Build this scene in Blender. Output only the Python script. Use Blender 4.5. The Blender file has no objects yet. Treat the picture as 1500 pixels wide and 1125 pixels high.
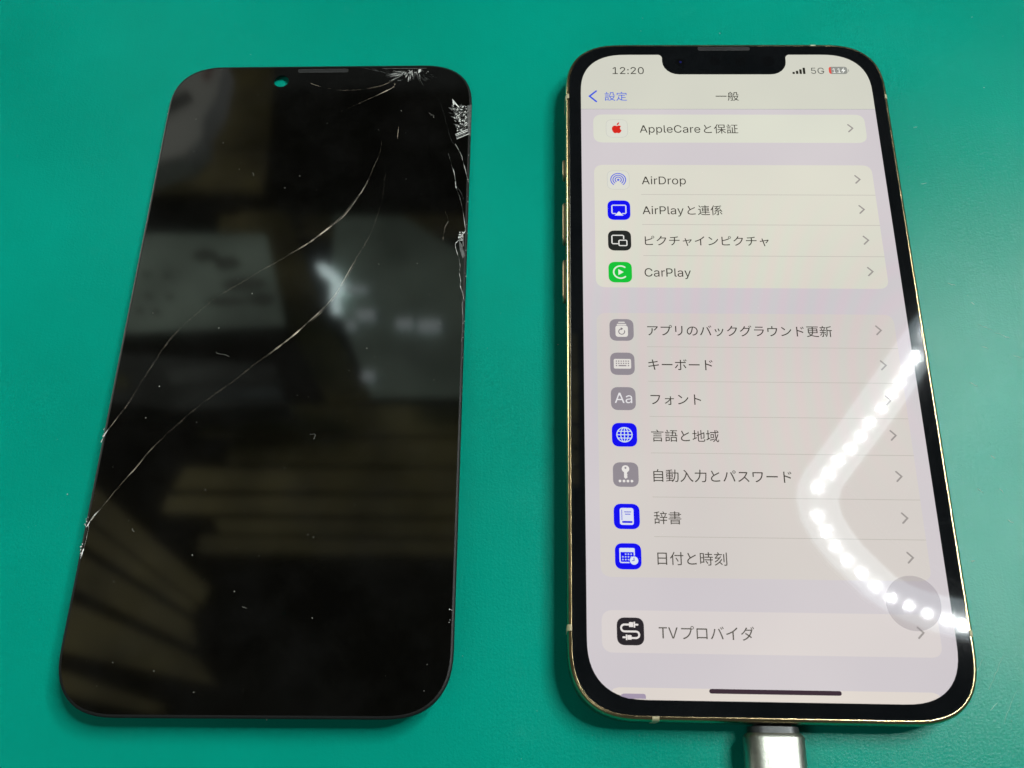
import bpy, bmesh, math, random
from mathutils import Vector, Matrix
from mathutils.geometry import tessellate_polygon

random.seed(7)
scene = bpy.context.scene
COL = scene.collection
MM = 0.001

# ------------------------------------------------------------------ camera
cam_d = bpy.data.cameras.new("camera")
cam_d.sensor_width = 36.0
cam_d.lens = 33.71
cam_d.clip_start = 0.01
cam_d.clip_end = 50.0
cam_d.dof.use_dof = True
cam_d.dof.focus_distance = 0.197
cam_d.dof.aperture_fstop = 50.0
cam = bpy.data.objects.new("camera", cam_d)
COL.objects.link(cam)
cam.location = (-0.0413183, -0.0823645, 0.1818617)
cam.rotation_euler = (0.38793166, 0.02185842, 0.01826168)
scene.camera = cam

# ------------------------------------------------------------------ world, lamps, exposure
world = bpy.data.worlds.new("World")
scene.world = world
world.use_nodes = True
bg = world.node_tree.nodes["Background"]
bg.inputs[0].default_value = (0.92, 1.0, 0.96, 1)
bg.inputs[1].default_value = 0.09
scene.view_settings.view_transform = 'Standard'
scene.view_settings.look = 'None'
scene.view_settings.exposure = 0.0
scene.view_settings.gamma = 1.0
scene.cycles.use_denoising = True
scene.cycles.caustics_reflective = False
scene.cycles.caustics_refractive = False
scene.cycles.sample_clamp_indirect = 4.0
scene.cycles.max_bounces = 6

BEAD_L = 18000.0        # radiance of the lamp's light beads
TUBE_L = 2.7           # radiance of its diffuser

def area(name, loc, target, size, power, color):
    d = bpy.data.lights.new(name, 'AREA')
    d.shape = 'RECTANGLE'; d.size = size[0]; d.size_y = size[1]
    d.energy = power; d.color = color
    o = bpy.data.objects.new(name, d); COL.objects.link(o)
    o.location = loc
    o.rotation_euler = (Vector(target) - Vector(loc)).to_track_quat('-Z', 'Y').to_euler()
    return o
# added unseen uplight beyond the mat, brightens the mirrored shelves overhead
area("shelf_fill_uplight", (-0.95, 0.55, 0.04), (-0.45, 0.55, 1.2), (0.4, 0.6), 23.0, (0.98, 1.0, 0.88))
# added soft fill from behind the left shoulder
area("left_fill_light", (-0.9, -0.9, 1.75), (0, 0, 0), (1.2, 0.3), 4.0, (0.95, 1.0, 0.98))

# ------------------------------------------------------------------ helpers
def s2l(c):
    return tuple((v / 12.92 if v <= 0.04045 else ((v + 0.055) / 1.055) ** 2.4) for v in (x / 255.0 for x in c))

def link(name, me, m=None, parent=None, loc=None):
    o = bpy.data.objects.new(name, me); COL.objects.link(o)
    if m is not None and me is not None: me.materials.append(m)
    if parent is not None: o.parent = parent
    if loc is not None: o.location = loc
    return o

def empty(name, label, cat, loc=(0, 0, 0), group=None):
    o = bpy.data.objects.new(name, None); COL.objects.link(o)
    o.empty_display_size = 0.01
    o.location = loc; o['label'] = label; o['category'] = cat
    if group: o['group'] = group
    return o

def mesh(name, verts, faces, m, parent=None, smooth=False):
    me = bpy.data.meshes.new(name)
    me.from_pydata([tuple(v) for v in verts], [], faces)
    me.update()
    bm = bmesh.new(); bm.from_mesh(me)
    bmesh.ops.recalc_face_normals(bm, faces=bm.faces)
    bm.to_mesh(me); bm.free()
    if smooth:
        for p in me.polygons: p.use_smooth = True
        me.set_sharp_from_angle(angle=math.radians(50))
        big = {ek for p in me.polygons if len(p.vertices) > 8 for ek in p.edge_keys}
        if big:
            at_ = me.attributes.get('sharp_edge') or me.attributes.new('sharp_edge', 'BOOLEAN', 'EDGE')
            for ed in me.edges:
                if ed.key in big: at_.data[ed.index].value = True
    return link(name, me, m, parent)

def flat(name, loops, z, m, parent=None):
    """flat polygon(s) facing +z; loops in mm, the even-odd rule makes holes; loops may be grouped in islands"""
    islands = loops if isinstance(loops[0][0][0], (tuple, list)) else [loops]
    V = []; F = []
    for isl in islands:
        pts = [[Vector((p[0], p[1], 0)) for p in lp] for lp in isl]
        base = len(V); fl = [p for lp in pts for p in lp]
        V += [(p.x * MM, p.y * MM, z * MM) for p in fl]
        for t in tessellate_polygon(pts):
            a, b, c = (fl[i] for i in t)
            ar = (b.x - a.x) * (c.y - a.y) - (b.y - a.y) * (c.x - a.x)
            if abs(ar) < 1e-10: continue
            F.append(tuple(base + i for i in (t if ar > 0 else t[::-1])))
    me = bpy.data.meshes.new(name); me.from_pydata(V, [], F); me.update()
    return link(name, me, m, parent)

def rr(w, h, e, p=2.67, n=14, cx=0, cy=0):
    """rounded rectangle outline with superellipse corners of extent e, counter-clockwise"""
    out = []
    for sx, sy, a0 in ((1, 1, 0), (-1, 1, 1), (-1, -1, 2), (1, -1, 3)):
        for i in range(n + 1):
            t = (i / n) * math.pi / 2
            c, s = math.cos(t) ** (2 / p), math.sin(t) ** (2 / p)
            if a0 % 2: c, s = s, c
            x = w / 2 - e + e * c; y = h / 2 - e + e * s
            out.append((cx + sx * x, cy + sy * y))
    return out

def inset(outl, d):
    """move each point of a closed CCW outline inward by d"""
    n = len(outl); res = []
    for i in range(n):
        k = 1
        while math.dist(outl[i - k], outl[(i + k) % n]) < 1e-6: k += 1
        a = Vector(outl[i - k]); b = Vector(outl[(i + k) % n])
        t = (b - a).normalized()
        res.append((outl[i][0] - t.y * d, outl[i][1] + t.x * d))
    return res

def loft(name, rings, m, parent=None, cap0=True, cap1=True, smooth=True, holes=None):
    """rings: list of (outline, z) in mm, same point counts"""
    V = []; F = []
    n = len(rings[0][0])
    for o, z in rings:
        for i, q in enumerate(o):
            V.append((q[0] * MM, q[1] * MM, (z if not callable(z) else z(*q)) * MM))
    for r in range(len(rings) - 1):
        for i in range(n):
            j = (i + 1) % n
            F.append((r * n + i, r * n + j, (r + 1) * n + j, (r + 1) * n + i))
    if cap0: F.append(tuple(range(n))[::-1])
    if cap1: F.append(tuple(range((len(rings) - 1) * n, len(rings) * n)))
    return mesh(name, V, F, m, parent, smooth)

def circle(cx, cy, r, n=32, ry=None):
    return [(cx + r * math.cos(2 * math.pi * i / n), cy + (ry or r) * math.sin(2 * math.pi * i / n)) for i in range(n)]

def stroke(pts, w, closed=False, cap=True):
    """polygon around a 2D polyline of even width (round-ish ends)"""
    P = [Vector(p) for p in pts]; n = len(P); L = []; R = []
    for i in range(n):
        if closed: a, b = P[i - 1], P[(i + 1) % n]
        else: a, b = P[max(0, i - 1)], P[min(n - 1, i + 1)]
        t = (b - a).normalized(); nn = Vector((-t.y, t.x))
        k = 1.0
        if (closed or 0 < i < n - 1):
            d1 = (P[i] - P[i - 1]).normalized(); d2 = (P[(i + 1) % n] - P[i]).normalized()
            k = 1 / max(0.5, math.sqrt(max(0.0, (1 + d1.dot(d2)) / 2)))
        L.append(P[i] + nn * w / 2 * k); R.append(P[i] - nn * w / 2 * k)
    if closed: return [[tuple(v) for v in L], [tuple(v) for v in R][::-1]]
    out = [tuple(v) for v in R]
    if cap:
        t = (P[-1] - P[-2]).normalized(); nn = Vector((-t.y, t.x))
        out += [tuple(P[-1] + t * w / 2 * math.sin(a) - nn * w / 2 * math.cos(a)) for a in (0.5, 1.0, 1.57, 2.1, 2.6)]
    out += [tuple(v) for v in L[::-1]]
    if cap:
        t = (P[0] - P[1]).normalized(); nn = Vector((-t.y, t.x))
        out += [tuple(P[0] + t * w / 2 * math.sin(a) - nn * w / 2 * math.cos(a)) for a in (0.5, 1.0, 1.57, 2.1, 2.6)]
    return [out]

def tube(name, pts, r, m, parent=None, n=10, cap=True):
    """tube along 3D points in mm; r constant or list"""
    P = [Vector(p) for p in pts]; V = []; F = []
    for i, p in enumerate(P):
        t = (P[min(i + 1, len(P) - 1)] - P[max(i - 1, 0)]).normalized()
        u = t.cross(Vector((0, 0, 1)));
        if u.length < 1e-3: u = t.cross(Vector((0, 1, 0)))
        u.normalize(); v = u.cross(t)
        rad = r[i] if isinstance(r, (list, tuple)) else r
        for k in range(n):
            a = 2 * math.pi * k / n
            V.append((p + (u * math.cos(a) + v * math.sin(a)) * rad) * MM)
    for i in range(len(P) - 1):
        for k in range(n):
            l = (k + 1) % n
            F.append((i * n + k, i * n + l, (i + 1) * n + l, (i + 1) * n + k))
    if cap: F += [tuple(range(n)), tuple(range((len(P) - 1) * n, len(P) * n))]
    return mesh(name, V, F, m, parent, True)

# ------------------------------------------------------------------ materials
def nodes(name):
    m = bpy.data.materials.new(name); m.use_nodes = True
    nt = m.node_tree
    return m, nt, nt.nodes["Principled BSDF"]

def N(nt, t, **kw):
    n = nt.nodes.new(t)
    for k, v in kw.items():
        if hasattr(n, k): setattr(n, k, v)
        else: n.inputs[k].default_value = v
    return n

def plain(name, col, rough=0.5, metal=0.0, ior=1.5, noise=None, bump=None, spec=0.5):
    m, nt, b = nodes(name)
    b.inputs['Base Color'].default_value = (*col, 1)
    b.inputs['Roughness'].default_value = rough
    b.inputs['Metallic'].default_value = metal
    b.inputs['IOR'].default_value = ior
    b.inputs['Specular IOR Level'].default_value = spec
    tc = N(nt, 'ShaderNodeTexCoord')
    if noise:
        sc, amt = noise
        nz = N(nt, 'ShaderNodeTexNoise'); nz.inputs['Scale'].default_value = sc; nz.inputs['Detail'].default_value = 5
        nt.links.new(tc.outputs['Object'], nz.inputs['Vector'])
        mr = N(nt, 'ShaderNodeMapRange'); mr.inputs[1].default_value = 0.3; mr.inputs[2].default_value = 0.7
        mr.inputs[3].default_value = 1 - amt; mr.inputs[4].default_value = 1 + amt
        nt.links.new(nz.outputs[0], mr.inputs[0])
        mx = N(nt, 'ShaderNodeVectorMath', operation='SCALE'); mx.inputs[0].default_value = col
        nt.links.new(mr.outputs[0], mx.inputs['Scale'])
        nt.links.new(mx.outputs[0], b.inputs['Base Color'])
    if bump:
        sc, st, dist = bump
        nz = N(nt, 'ShaderNodeTexNoise'); nz.inputs['Scale'].default_value = sc; nz.inputs['Detail'].default_value = 4
        nt.links.new(tc.outputs['Object'], nz.inputs['Vector'])
        bp = N(nt, 'ShaderNodeBump'); bp.inputs['Strength'].default_value = st; bp.inputs['Distance'].default_value = dist
        nt.links.new(nz.outputs[0], bp.inputs['Height']); nt.links.new(bp.outputs[0], b.inputs['Normal'])
    return m

_scr = {}
GLASS_IOR = 1.52
def screen(rgb, moire=1.0, tag=''):
    """lit display colour under the phone's glass (sRGB 0-255); a faint sub-pixel shimmer varies it"""
    key = (tuple(rgb), moire)
    if key in _scr: return _scr[key]
    m, nt, b = nodes('display_%02x%02x%02x' % tuple(int(v) for v in rgb))
    b.inputs['Base Color'].default_value = (0.002, 0.002, 0.002, 1)
    b.inputs['Roughness'].default_value = 0.02
    b.inputs['IOR'].default_value = GLASS_IOR
    col = s2l(rgb)
    b.inputs['Emission Strength'].default_value = 1.0
    if moire <= 0:
        b.inputs['Emission Color'].default_value = (*col, 1)
    else:
        tc = N(nt, 'ShaderNodeTexCoord')
        # curved fringes around a point left of the screen's middle + broad unevenness
        wv = N(nt, 'ShaderNodeTexWave', wave_type='RINGS', rings_direction='SPHERICAL', wave_profile='SIN')
        wv.inputs['Scale'].default_value = 92.0; wv.inputs['Distortion'].default_value = 3.6
        wv.inputs['Detail'].default_value = 1.0; wv.inputs['Detail Scale'].default_value = 0.5
        mp = N(nt, 'ShaderNodeMapping'); mp.inputs['Location'].default_value = (-0.036, 0.006, 0)
        mp.inputs['Scale'].default_value = (1.0, 0.55, 1.0)
        nt.links.new(tc.outputs['Object'], mp.inputs[0]); nt.links.new(mp.outputs[0], wv.inputs[0])
        rp = N(nt, 'ShaderNodeValToRGB')
        e = rp.color_ramp.elements
        e[0].position = 0.0; e[0].color = (1.025, 0.955, 0.985, 1)
        e[1].position = 1.0; e[1].color = (0.955, 1.0, 0.98, 1)
        nt.links.new(wv.outputs[0], rp.inputs[0])
        nz = N(nt, 'ShaderNodeTexNoise'); nz.inputs['Scale'].default_value = 26.0; nz.inputs['Detail'].default_value = 2
        nt.links.new(tc.outputs['Object'], nz.inputs['Vector'])
        ra = N(nt, 'ShaderNodeValToRGB'); e = ra.color_ramp.elements
        e[0].position = 0.3; e[0].color = (0.93, 0.92, 0.93, 1); e[1].position = 0.7; e[1].color = (1.03, 1.02, 1.0, 1)
        nt.links.new(nz.outputs[0], ra.inputs[0])
        # fringes only show on the middle of the screen
        gm = N(nt, 'ShaderNodeVectorMath', operation='LENGTH')
        mp2 = N(nt, 'ShaderNodeMapping'); mp2.inputs['Location'].default_value = (0.0, 0.018, 0); mp2.inputs['Scale'].default_value = (16, 22, 0)
        nt.links.new(tc.outputs['Object'], mp2.inputs[0]); nt.links.new(mp2.outputs[0], gm.inputs[0])
        mr = N(nt, 'ShaderNodeMapRange', interpolation_type='SMOOTHSTEP')
        mr.inputs[1].default_value = 0.25; mr.inputs[2].default_value = 0.95; mr.inputs[3].default_value = 0.85 * moire; mr.inputs[4].default_value = 0.0
        nt.links.new(gm.outputs['Value'], mr.inputs[0])
        mx = N(nt, 'ShaderNodeMix', data_type='RGBA', blend_type='MULTIPLY')
        mx.inputs[6].default_value = (*col, 1)
        nt.links.new(mr.outputs[0], mx.inputs[0]); nt.links.new(rp.outputs[0], mx.inputs[7])
        m2 = N(nt, 'ShaderNodeMix', data_type='RGBA', blend_type='MULTIPLY'); m2.inputs[0].default_value = 0.8
        nt.links.new(mx.outputs[2], m2.inputs[6]); nt.links.new(ra.outputs[0], m2.inputs[7])
        nt.links.new(m2.outputs[2], b.inputs['Emission Color'])
    _scr[key] = m
    return m

def lamp_mat(name, col, L):
    m, nt, b = nodes(name)
    b.inputs['Base Color'].default_value = (0.8, 0.8, 0.8, 1)
    b.inputs['Emission Color'].default_value = (*col, 1)
    b.inputs['Emission Strength'].default_value = L
    return m

def mat_surface():
    m, nt, b = nodes('teal_work_mat')
    tc = N(nt, 'ShaderNodeTexCoord')
    n1 = N(nt, 'ShaderNodeTexNoise'); n1.inputs['Scale'].default_value = 14; n1.inputs['Detail'].default_value = 4
    nt.links.new(tc.outputs['Object'], n1.inputs['Vector'])
    rp = N(nt, 'ShaderNodeValToRGB'); e = rp.color_ramp.elements
    e[0].position = 0.32; e[0].color = (0.0002, 0.285, 0.20, 1)
    e[1].position = 0.68; e[1].color = (0.0004, 0.345, 0.25, 1)
    nt.links.new(n1.outputs[0], rp.inputs[0])
    # worn, slightly paler scuffs
    n2 = N(nt, 'ShaderNodeTexNoise'); n2.inputs['Scale'].default_value = 75; n2.inputs['Detail'].default_value = 8; n2.inputs['Roughness'].default_value = 0.7
    nt.links.new(tc.outputs['Object'], n2.inputs['Vector'])
    r2 = N(nt, 'ShaderNodeValToRGB'); e = r2.color_ramp.elements
    e[0].position = 0.62; e[0].color = (0, 0, 0, 1); e[1].position = 0.78; e[1].color = (0.16, 0.16, 0.16, 1)
    nt.links.new(n2.outputs[0], r2.inputs[0])
    mx = N(nt, 'ShaderNodeMix', data_type='RGBA'); mx.inputs[7].default_value = (0.03, 0.39, 0.29, 1)
    nt.links.new(r2.outputs[0], mx.inputs[0]); nt.links.new(rp.outputs[0], mx.inputs[6])
    nt.links.new(mx.outputs[2], b.inputs['Base Color'])
    b.inputs['Specular IOR Level'].default_value = 0.17
    b.inputs['IOR'].default_value = 1.45
    # roughness: satin, patchy
    mr = N(nt, 'ShaderNodeMapRange'); mr.inputs[1].default_value = 0.3; mr.inputs[2].default_value = 0.7
    mr.inputs[3].default_value = 0.20; mr.inputs[4].default_value = 0.27
    nt.links.new(n2.outputs[0], mr.inputs[0]); nt.links.new(mr.outputs[0], b.inputs['Roughness'])
    # fine leathery grain + long brushed scratches
    g1 = N(nt, 'ShaderNodeTexNoise'); g1.inputs['Scale'].default_value = 2200; g1.inputs['Detail'].default_value = 3; g1.inputs['Roughness'].default_value = 0.6
    nt.links.new(tc.outputs['Object'], g1.inputs['Vector'])
    mp = N(nt, 'ShaderNodeMapping'); mp.inputs['Rotation'].default_value = (0, 0, 0.55); mp.inputs['Scale'].default_value = (1500, 120, 1)
    g2 = N(nt, 'ShaderNodeTexNoise'); g2.inputs['Scale'].default_value = 1.0; g2.inputs['Detail'].default_value = 2
    nt.links.new(tc.outputs['Object'], mp.inputs[0]); nt.links.new(mp.outputs[0], g2.inputs['Vector'])
    ad = N(nt, 'ShaderNodeMath', operation='MULTIPLY_ADD'); ad.inputs[1].default_value = 0.45
    nt.links.new(g2.outputs[0], ad.inputs[0]); nt.links.new(g1.outputs[0], ad.inputs[2])
    bp = N(nt, 'ShaderNodeBump'); bp.inputs['Strength'].default_value = 0.26; bp.inputs['Distance'].default_value = 0.00014
    nt.links.new(ad.outputs[0], bp.inputs['Height']); nt.links.new(bp.outputs[0], b.inputs['Normal'])
    return m

def dark_glass(name, base, rough, smudge=0.0):
    m, nt, b = nodes(name)
    b.inputs['IOR'].default_value = 1.55
    tc = N(nt, 'ShaderNodeTexCoord')
    nz = N(nt, 'ShaderNodeTexNoise'); nz.inputs['Scale'].default_value = 60; nz.inputs['Detail'].default_value = 9; nz.inputs['Roughness'].default_value = 0.65
    nt.links.new(tc.outputs['Object'], nz.inputs['Vector'])
    rp = N(nt, 'ShaderNodeValToRGB'); e = rp.color_ramp.elements
    e[0].position = 0.42; e[0].color = (*base, 1)
    e[1].position = 0.75; e[1].color = (*(v + smudge for v in base), 1)
    nt.links.new(nz.outputs[0], rp.inputs[0]); nt.links.new(rp.outputs[0], b.inputs['Base Color'])
    b.inputs['Roughness'].default_value = rough
    return m

def gold_mat():
    m, nt, b = nodes('polished_gold_steel')
    b.inputs['Base Color'].default_value = (0.41, 0.32, 0.175, 1)
    b.inputs['Metallic'].default_value = 1.0
    tc = N(nt, 'ShaderNodeTexCoord')
    nz = N(nt, 'ShaderNodeTexNoise'); nz.inputs['Scale'].default_value = 420; nz.inputs['Detail'].default_value = 6; nz.inputs['Roughness'].default_value = 0.75
    nt.links.new(tc.outputs['Object'], nz.inputs['Vector'])
    mr = N(nt, 'ShaderNodeMapRange'); mr.inputs[1].default_value = 0.35; mr.inputs[2].default_value = 0.7; mr.inputs[3].default_value = 0.14; mr.inputs[4].default_value = 0.30
    nt.links.new(nz.outputs[0], mr.inputs[0]); nt.links.new(mr.outputs[0], b.inputs['Roughness'])
    n3 = N(nt, 'ShaderNodeTexNoise'); n3.inputs['Scale'].default_value = 900; n3.inputs['Detail'].default_value = 3
    nt.links.new(tc.outputs['Object'], n3.inputs['Vector'])
    bp = N(nt, 'ShaderNodeBump'); bp.inputs['Strength'].default_value = 0.05; bp.inputs['Distance'].default_value = 0.0001
    nt.links.new(n3.outputs[0], bp.inputs['Height']); nt.links.new(bp.outputs[0], b.inputs['Normal'])
    return m

M_MAT = mat_surface()
M_GOLD = gold_mat()
M_BTN = plain('darkened_satin_gold_button', (0.30, 0.25, 0.15), 0.42, 1.0)  # same metal as the frame, colour darkened because this side catches the light
M_BEZEL = dark_glass('black_cover_glass', (0.004, 0.005, 0.006), 0.03, 0.004)
M_PANEL = dark_glass('dead_display_glass', (0.0014, 0.0014, 0.0011), 0.055, 0.004)
M_DARK = plain('black_plastic', (0.008, 0.008, 0.008), 0.6, spec=0.2)
M_EDGE = plain('ground_glass_edge', (0.006, 0.007, 0.0065), 0.5, spec=0.25)
M_BAND = plain('cream_antenna_plastic', (0.52, 0.46, 0.28), 0.45)
M_BACK = plain('frosted_back_glass', (0.5, 0.42, 0.3), 0.35)
M_STEEL = plain('brushed_panel_backing', (0.12, 0.12, 0.12), 0.4, 0.9)
M_FLEX = plain('flex_ribbon', (0.03, 0.022, 0.012), 0.5)
M_MESH = plain('speaker_mesh', (0.006, 0.006, 0.007), 0.5, 0.3, bump=(6000, 0.5, 0.0001))
M_PLUG = plain('matte_silver_aluminium', (0.40, 0.42, 0.37), 0.42, 1.0, noise=(900, 0.10), bump=(2600, 0.35, 0.0001))
M_COLLAR = plain('dark_plug_collar', (0.05, 0.055, 0.055), 0.4, 0.4)
M_CABLE = plain('grey_braided_cable', (0.3, 0.3, 0.31), 0.7, bump=(3000, 0.6, 0.0003))
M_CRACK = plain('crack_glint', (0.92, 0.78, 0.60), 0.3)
M_SHARD = plain('crushed_glass', (0.74, 0.76, 0.72), 0.3, noise=(1500, 0.35))
M_SHARD2 = plain('crushed_glass_grey', (0.13, 0.135, 0.13), 0.25, noise=(1500, 0.4))
M_DUST = plain('pale_dust', (0.62, 0.62, 0.56), 0.8)
M_SCUFF = plain('mat_scratch_lip', (0.30, 0.60, 0.50), 0.4)
M_WOOD = plain('aged_shelf_wood', (0.33, 0.28, 0.13), 0.6, noise=(11, 0.55))
M_WOOD2 = plain('dim_ceiling_wood', (0.05, 0.045, 0.035), 0.8, noise=(6, 0.4))
M_PAPER = plain('white_sheet', (0.55, 0.68, 0.62), 0.7, noise=(9, 0.35))
M_PRINT = plain('dark_print', (0.05, 0.06, 0.06), 0.8)
M_PRINT2 = plain('grey_print', (0.2, 0.22, 0.2), 0.8, noise=(20, 0.4))
M_WPLAST = plain('white_appliance_plastic', (0.74, 0.74, 0.74), 0.4)
M_LAMPBODY = plain('white_lamp_plastic', (0.7, 0.72, 0.72), 0.4)
M_TUBE = lamp_mat('lit_diffuser', (0.70, 0.92, 1.0), TUBE_L)
M_BEAD = lamp_mat('light_bead', (0.97, 1.0, 0.99), BEAD_L)
M_STRIP = lamp_mat('far_lamp_glow', (0.8, 1.0, 1.0), 9.0)
M_STRIP2 = lamp_mat('far_lamp_dim', (0.8, 0.95, 1.0), 1.8)

# ------------------------------------------------------------------ the mat
mw = [(-0.36, -0.26), (0.40, -0.26), (0.40, 0.36), (-0.36, 0.36)]
work = loft('work_mat', [([(x * 1000, y * 1000) for x, y in mw], -2.0), ([(x * 1000, y * 1000) for x, y in mw], 0.0)], M_MAT, smooth=False)
work['kind'] = 'structure'
bench = loft('bench_top', [(rr(3200, 2000, 20, n=3), -32.0), (rr(3200, 2000, 20, n=3), -2.5)], plain('bench_wood', (0.08, 0.07, 0.05), 0.6, noise=(8, 0.3)), smooth=False)
bench['kind'] = 'structure'

# ------------------------------------------------------------------ phone
PT = 139.8 / 844.0
ZG = 7.65
def U(x, y): return ((x - 195.0) * PT, (422.0 - y) * PT)

phone = empty('smartphone', 'gold framed smartphone with lit white settings screen lying beside the broken black display', 'phone')

body = rr(71.5, 146.7, 13.6)
frame = loft('frame', [(inset(body, 1.5), 0.35), (inset(body, 0.7), 0.35), (inset(body, 0.22), 0.55), (inset(body, 0.04), 0.95), (body, 1.4), (body, 6.2), (inset(body, 0.06), 6.75),
                       (inset(body, 0.2), 7.15), (inset(body, 0.42), 7.42), (inset(body, 0.66), 7.52), (inset(body, 0.80), 7.50), (inset(body, 0.84), 7.2), (inset(body, 0.84), 6.8)], M_GOLD, phone, cap0=False, cap1=False)
loft('back_panel', [(inset(body, 1.3), 0.0), (inset(body, 0.9), 0.12), (inset(body, 0.72), 0.4), (inset(body, 0.9), 0.7)], M_BACK, phone)
gl = inset(body, 0.88)
loft('cover_glass', [(gl, 6.9), (gl, 7.54), (inset(gl, 0.04), 7.61), (inset(gl, 0.13), ZG)], M_BEZEL, phone)

# antenna bands: thin cream plastic strips across the steel rim
def band_vertical(x, y, side):
    o = body; s = 1 if side > 0 else -1
    xs = s * 35.75
    prof = [(0.012, 1.2), (0.012, 6.2), (-0.05, 6.77), (-0.19, 7.165), (-0.41, 7.435), (-0.66, 7.535), (-0.79, 7.515)]
    V = []
    for d, z in prof:
        for yy in (y - 0.55, y + 0.55): V.append(((xs + s * d) * MM, yy * MM, z * MM))
    F = [(2 * i, 2 * i + 1, 2 * i + 3, 2 * i + 2) for i in range(len(prof) - 1)]
    return mesh('antenna_band', V, F, M_BAND, frame)
def band_horizontal(x, s):
    ys = s * 73.35
    prof = [(0.012, 1.2), (0.012, 6.2), (-0.05, 6.77), (-0.19, 7.165), (-0.41, 7.435), (-0.66, 7.535), (-0.79, 7.515)]
    V = []
    for d, z in prof:
        for xx in (x - 0.6, x + 0.6): V.append((xx * MM, (ys + s * d) * MM, z * MM))
    F = [(2 * i, 2 * i + 1, 2 * i + 3, 2 * i + 2) for i in range(len(prof) - 1)]
    return mesh('antenna_band', V, F, M_BAND, frame)
band_vertical(0, 58.5, -1); band_vertical(0, 58.5, 1); band_vertical(0, -57.8, -1); band_vertical(0, -57.8, 1); band_horizontal(-20.6, -1); band_horizontal(20.6, 1)

def button(y0, y1, label=None):
    cx, h = (y0 + y1) / 2, abs(y1 - y0)
    prof = rr(h, 2.6, 1.25, 2.1, 6)
    V = []; F = []; n = len(prof)
    for sc, x in ((1.0, -35.5), (1.0, -36.15), (0.86, -36.32)):
        for a, b in prof: V.append((x * MM, (cx + a * (1 if sc == 1 else (h - 0.5) / h)) * MM, (3.9 + b * sc) * MM))
    for r in range(2):
        for i in range(n):
            j = (i + 1) % n; F.append((r * n + i, r * n + j, (r + 1) * n + j, (r + 1) * n + i))
    F.append(tuple(range(2 * n, 3 * n)))
    o = mesh('side_button', V, F, M_BTN, phone, True)
    if label: o['label'] = label
    return o
button(43.6, 38.6, 'short ring switch'); button(32.5, 22.4, 'upper volume button'); button(18.5, 8.6, 'lower volume button')

# display background and black notch
BG = (211, 205, 209)
flat('display', [rr(390 * PT, 844 * PT, 10.6, 2.5, 14)], ZG + 0.010, screen(BG), phone)
def arc(cx, cy, r, a0, a1, n=6): return [(cx + r * math.cos(math.radians(a0 + (a1 - a0) * i / n)), cy + r * math.sin(math.radians(a0 + (a1 - a0) * i / n))) for i in range(n + 1)]
# in display points, y down
nl = 111.3; nr = 279.2; nb = 33.6
pts = [(nl - 8, -0.5)] + [(x, y) for x, y in arc(nl - 6, 6, 6, -90, 0)] + [(x, y) for x, y in arc(nl + 22, nb - 22, 22, 180, 90)] + arc(nr - 22, nb - 22, 22, 90, 0) + arc(nr + 6, 6, 6, 180, 270) + [(nr + 8, -0.5)]
notch = flat('notch', [[U(*q) for q in pts][::-1]], ZG + 0.05, M_BEZEL, phone)
M_SENS = plain('sensor_window', (0.004, 0.0045, 0.0052), 0.035)
M_LENS = plain('camera_lens_blue', (0.01, 0.012, 0.10), 0.05)
for cx, cy, r in ((183, 11.3, 7.4), (217.4, 11.3, 7.4), (255.8, 11.3, 8.6), (136.0, 12.8, 6.5)):
    flat('sensor', [circle(*U(cx, cy), r * PT, 28)], ZG + 0.06, M_SENS, notch)
flat('camera_lens', [circle(*U(136.3, 12.6), 1.7 * PT, 16)], ZG + 0.07, M_LENS, notch)
# earpiece slot
sp = rr(71 * PT, 6.2 * PT, 0.48, 2.2, 6, *U(196.5, -10.4))
flat('speaker_slot', [sp], ZG + 0.012, M_MESH, phone)
flat('speaker_rim', [sp, inset(sp, 0.14)], ZG + 0.02, plain('speaker_rim_grey', (0.022, 0.022, 0.022), 0.4), phone)

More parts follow.
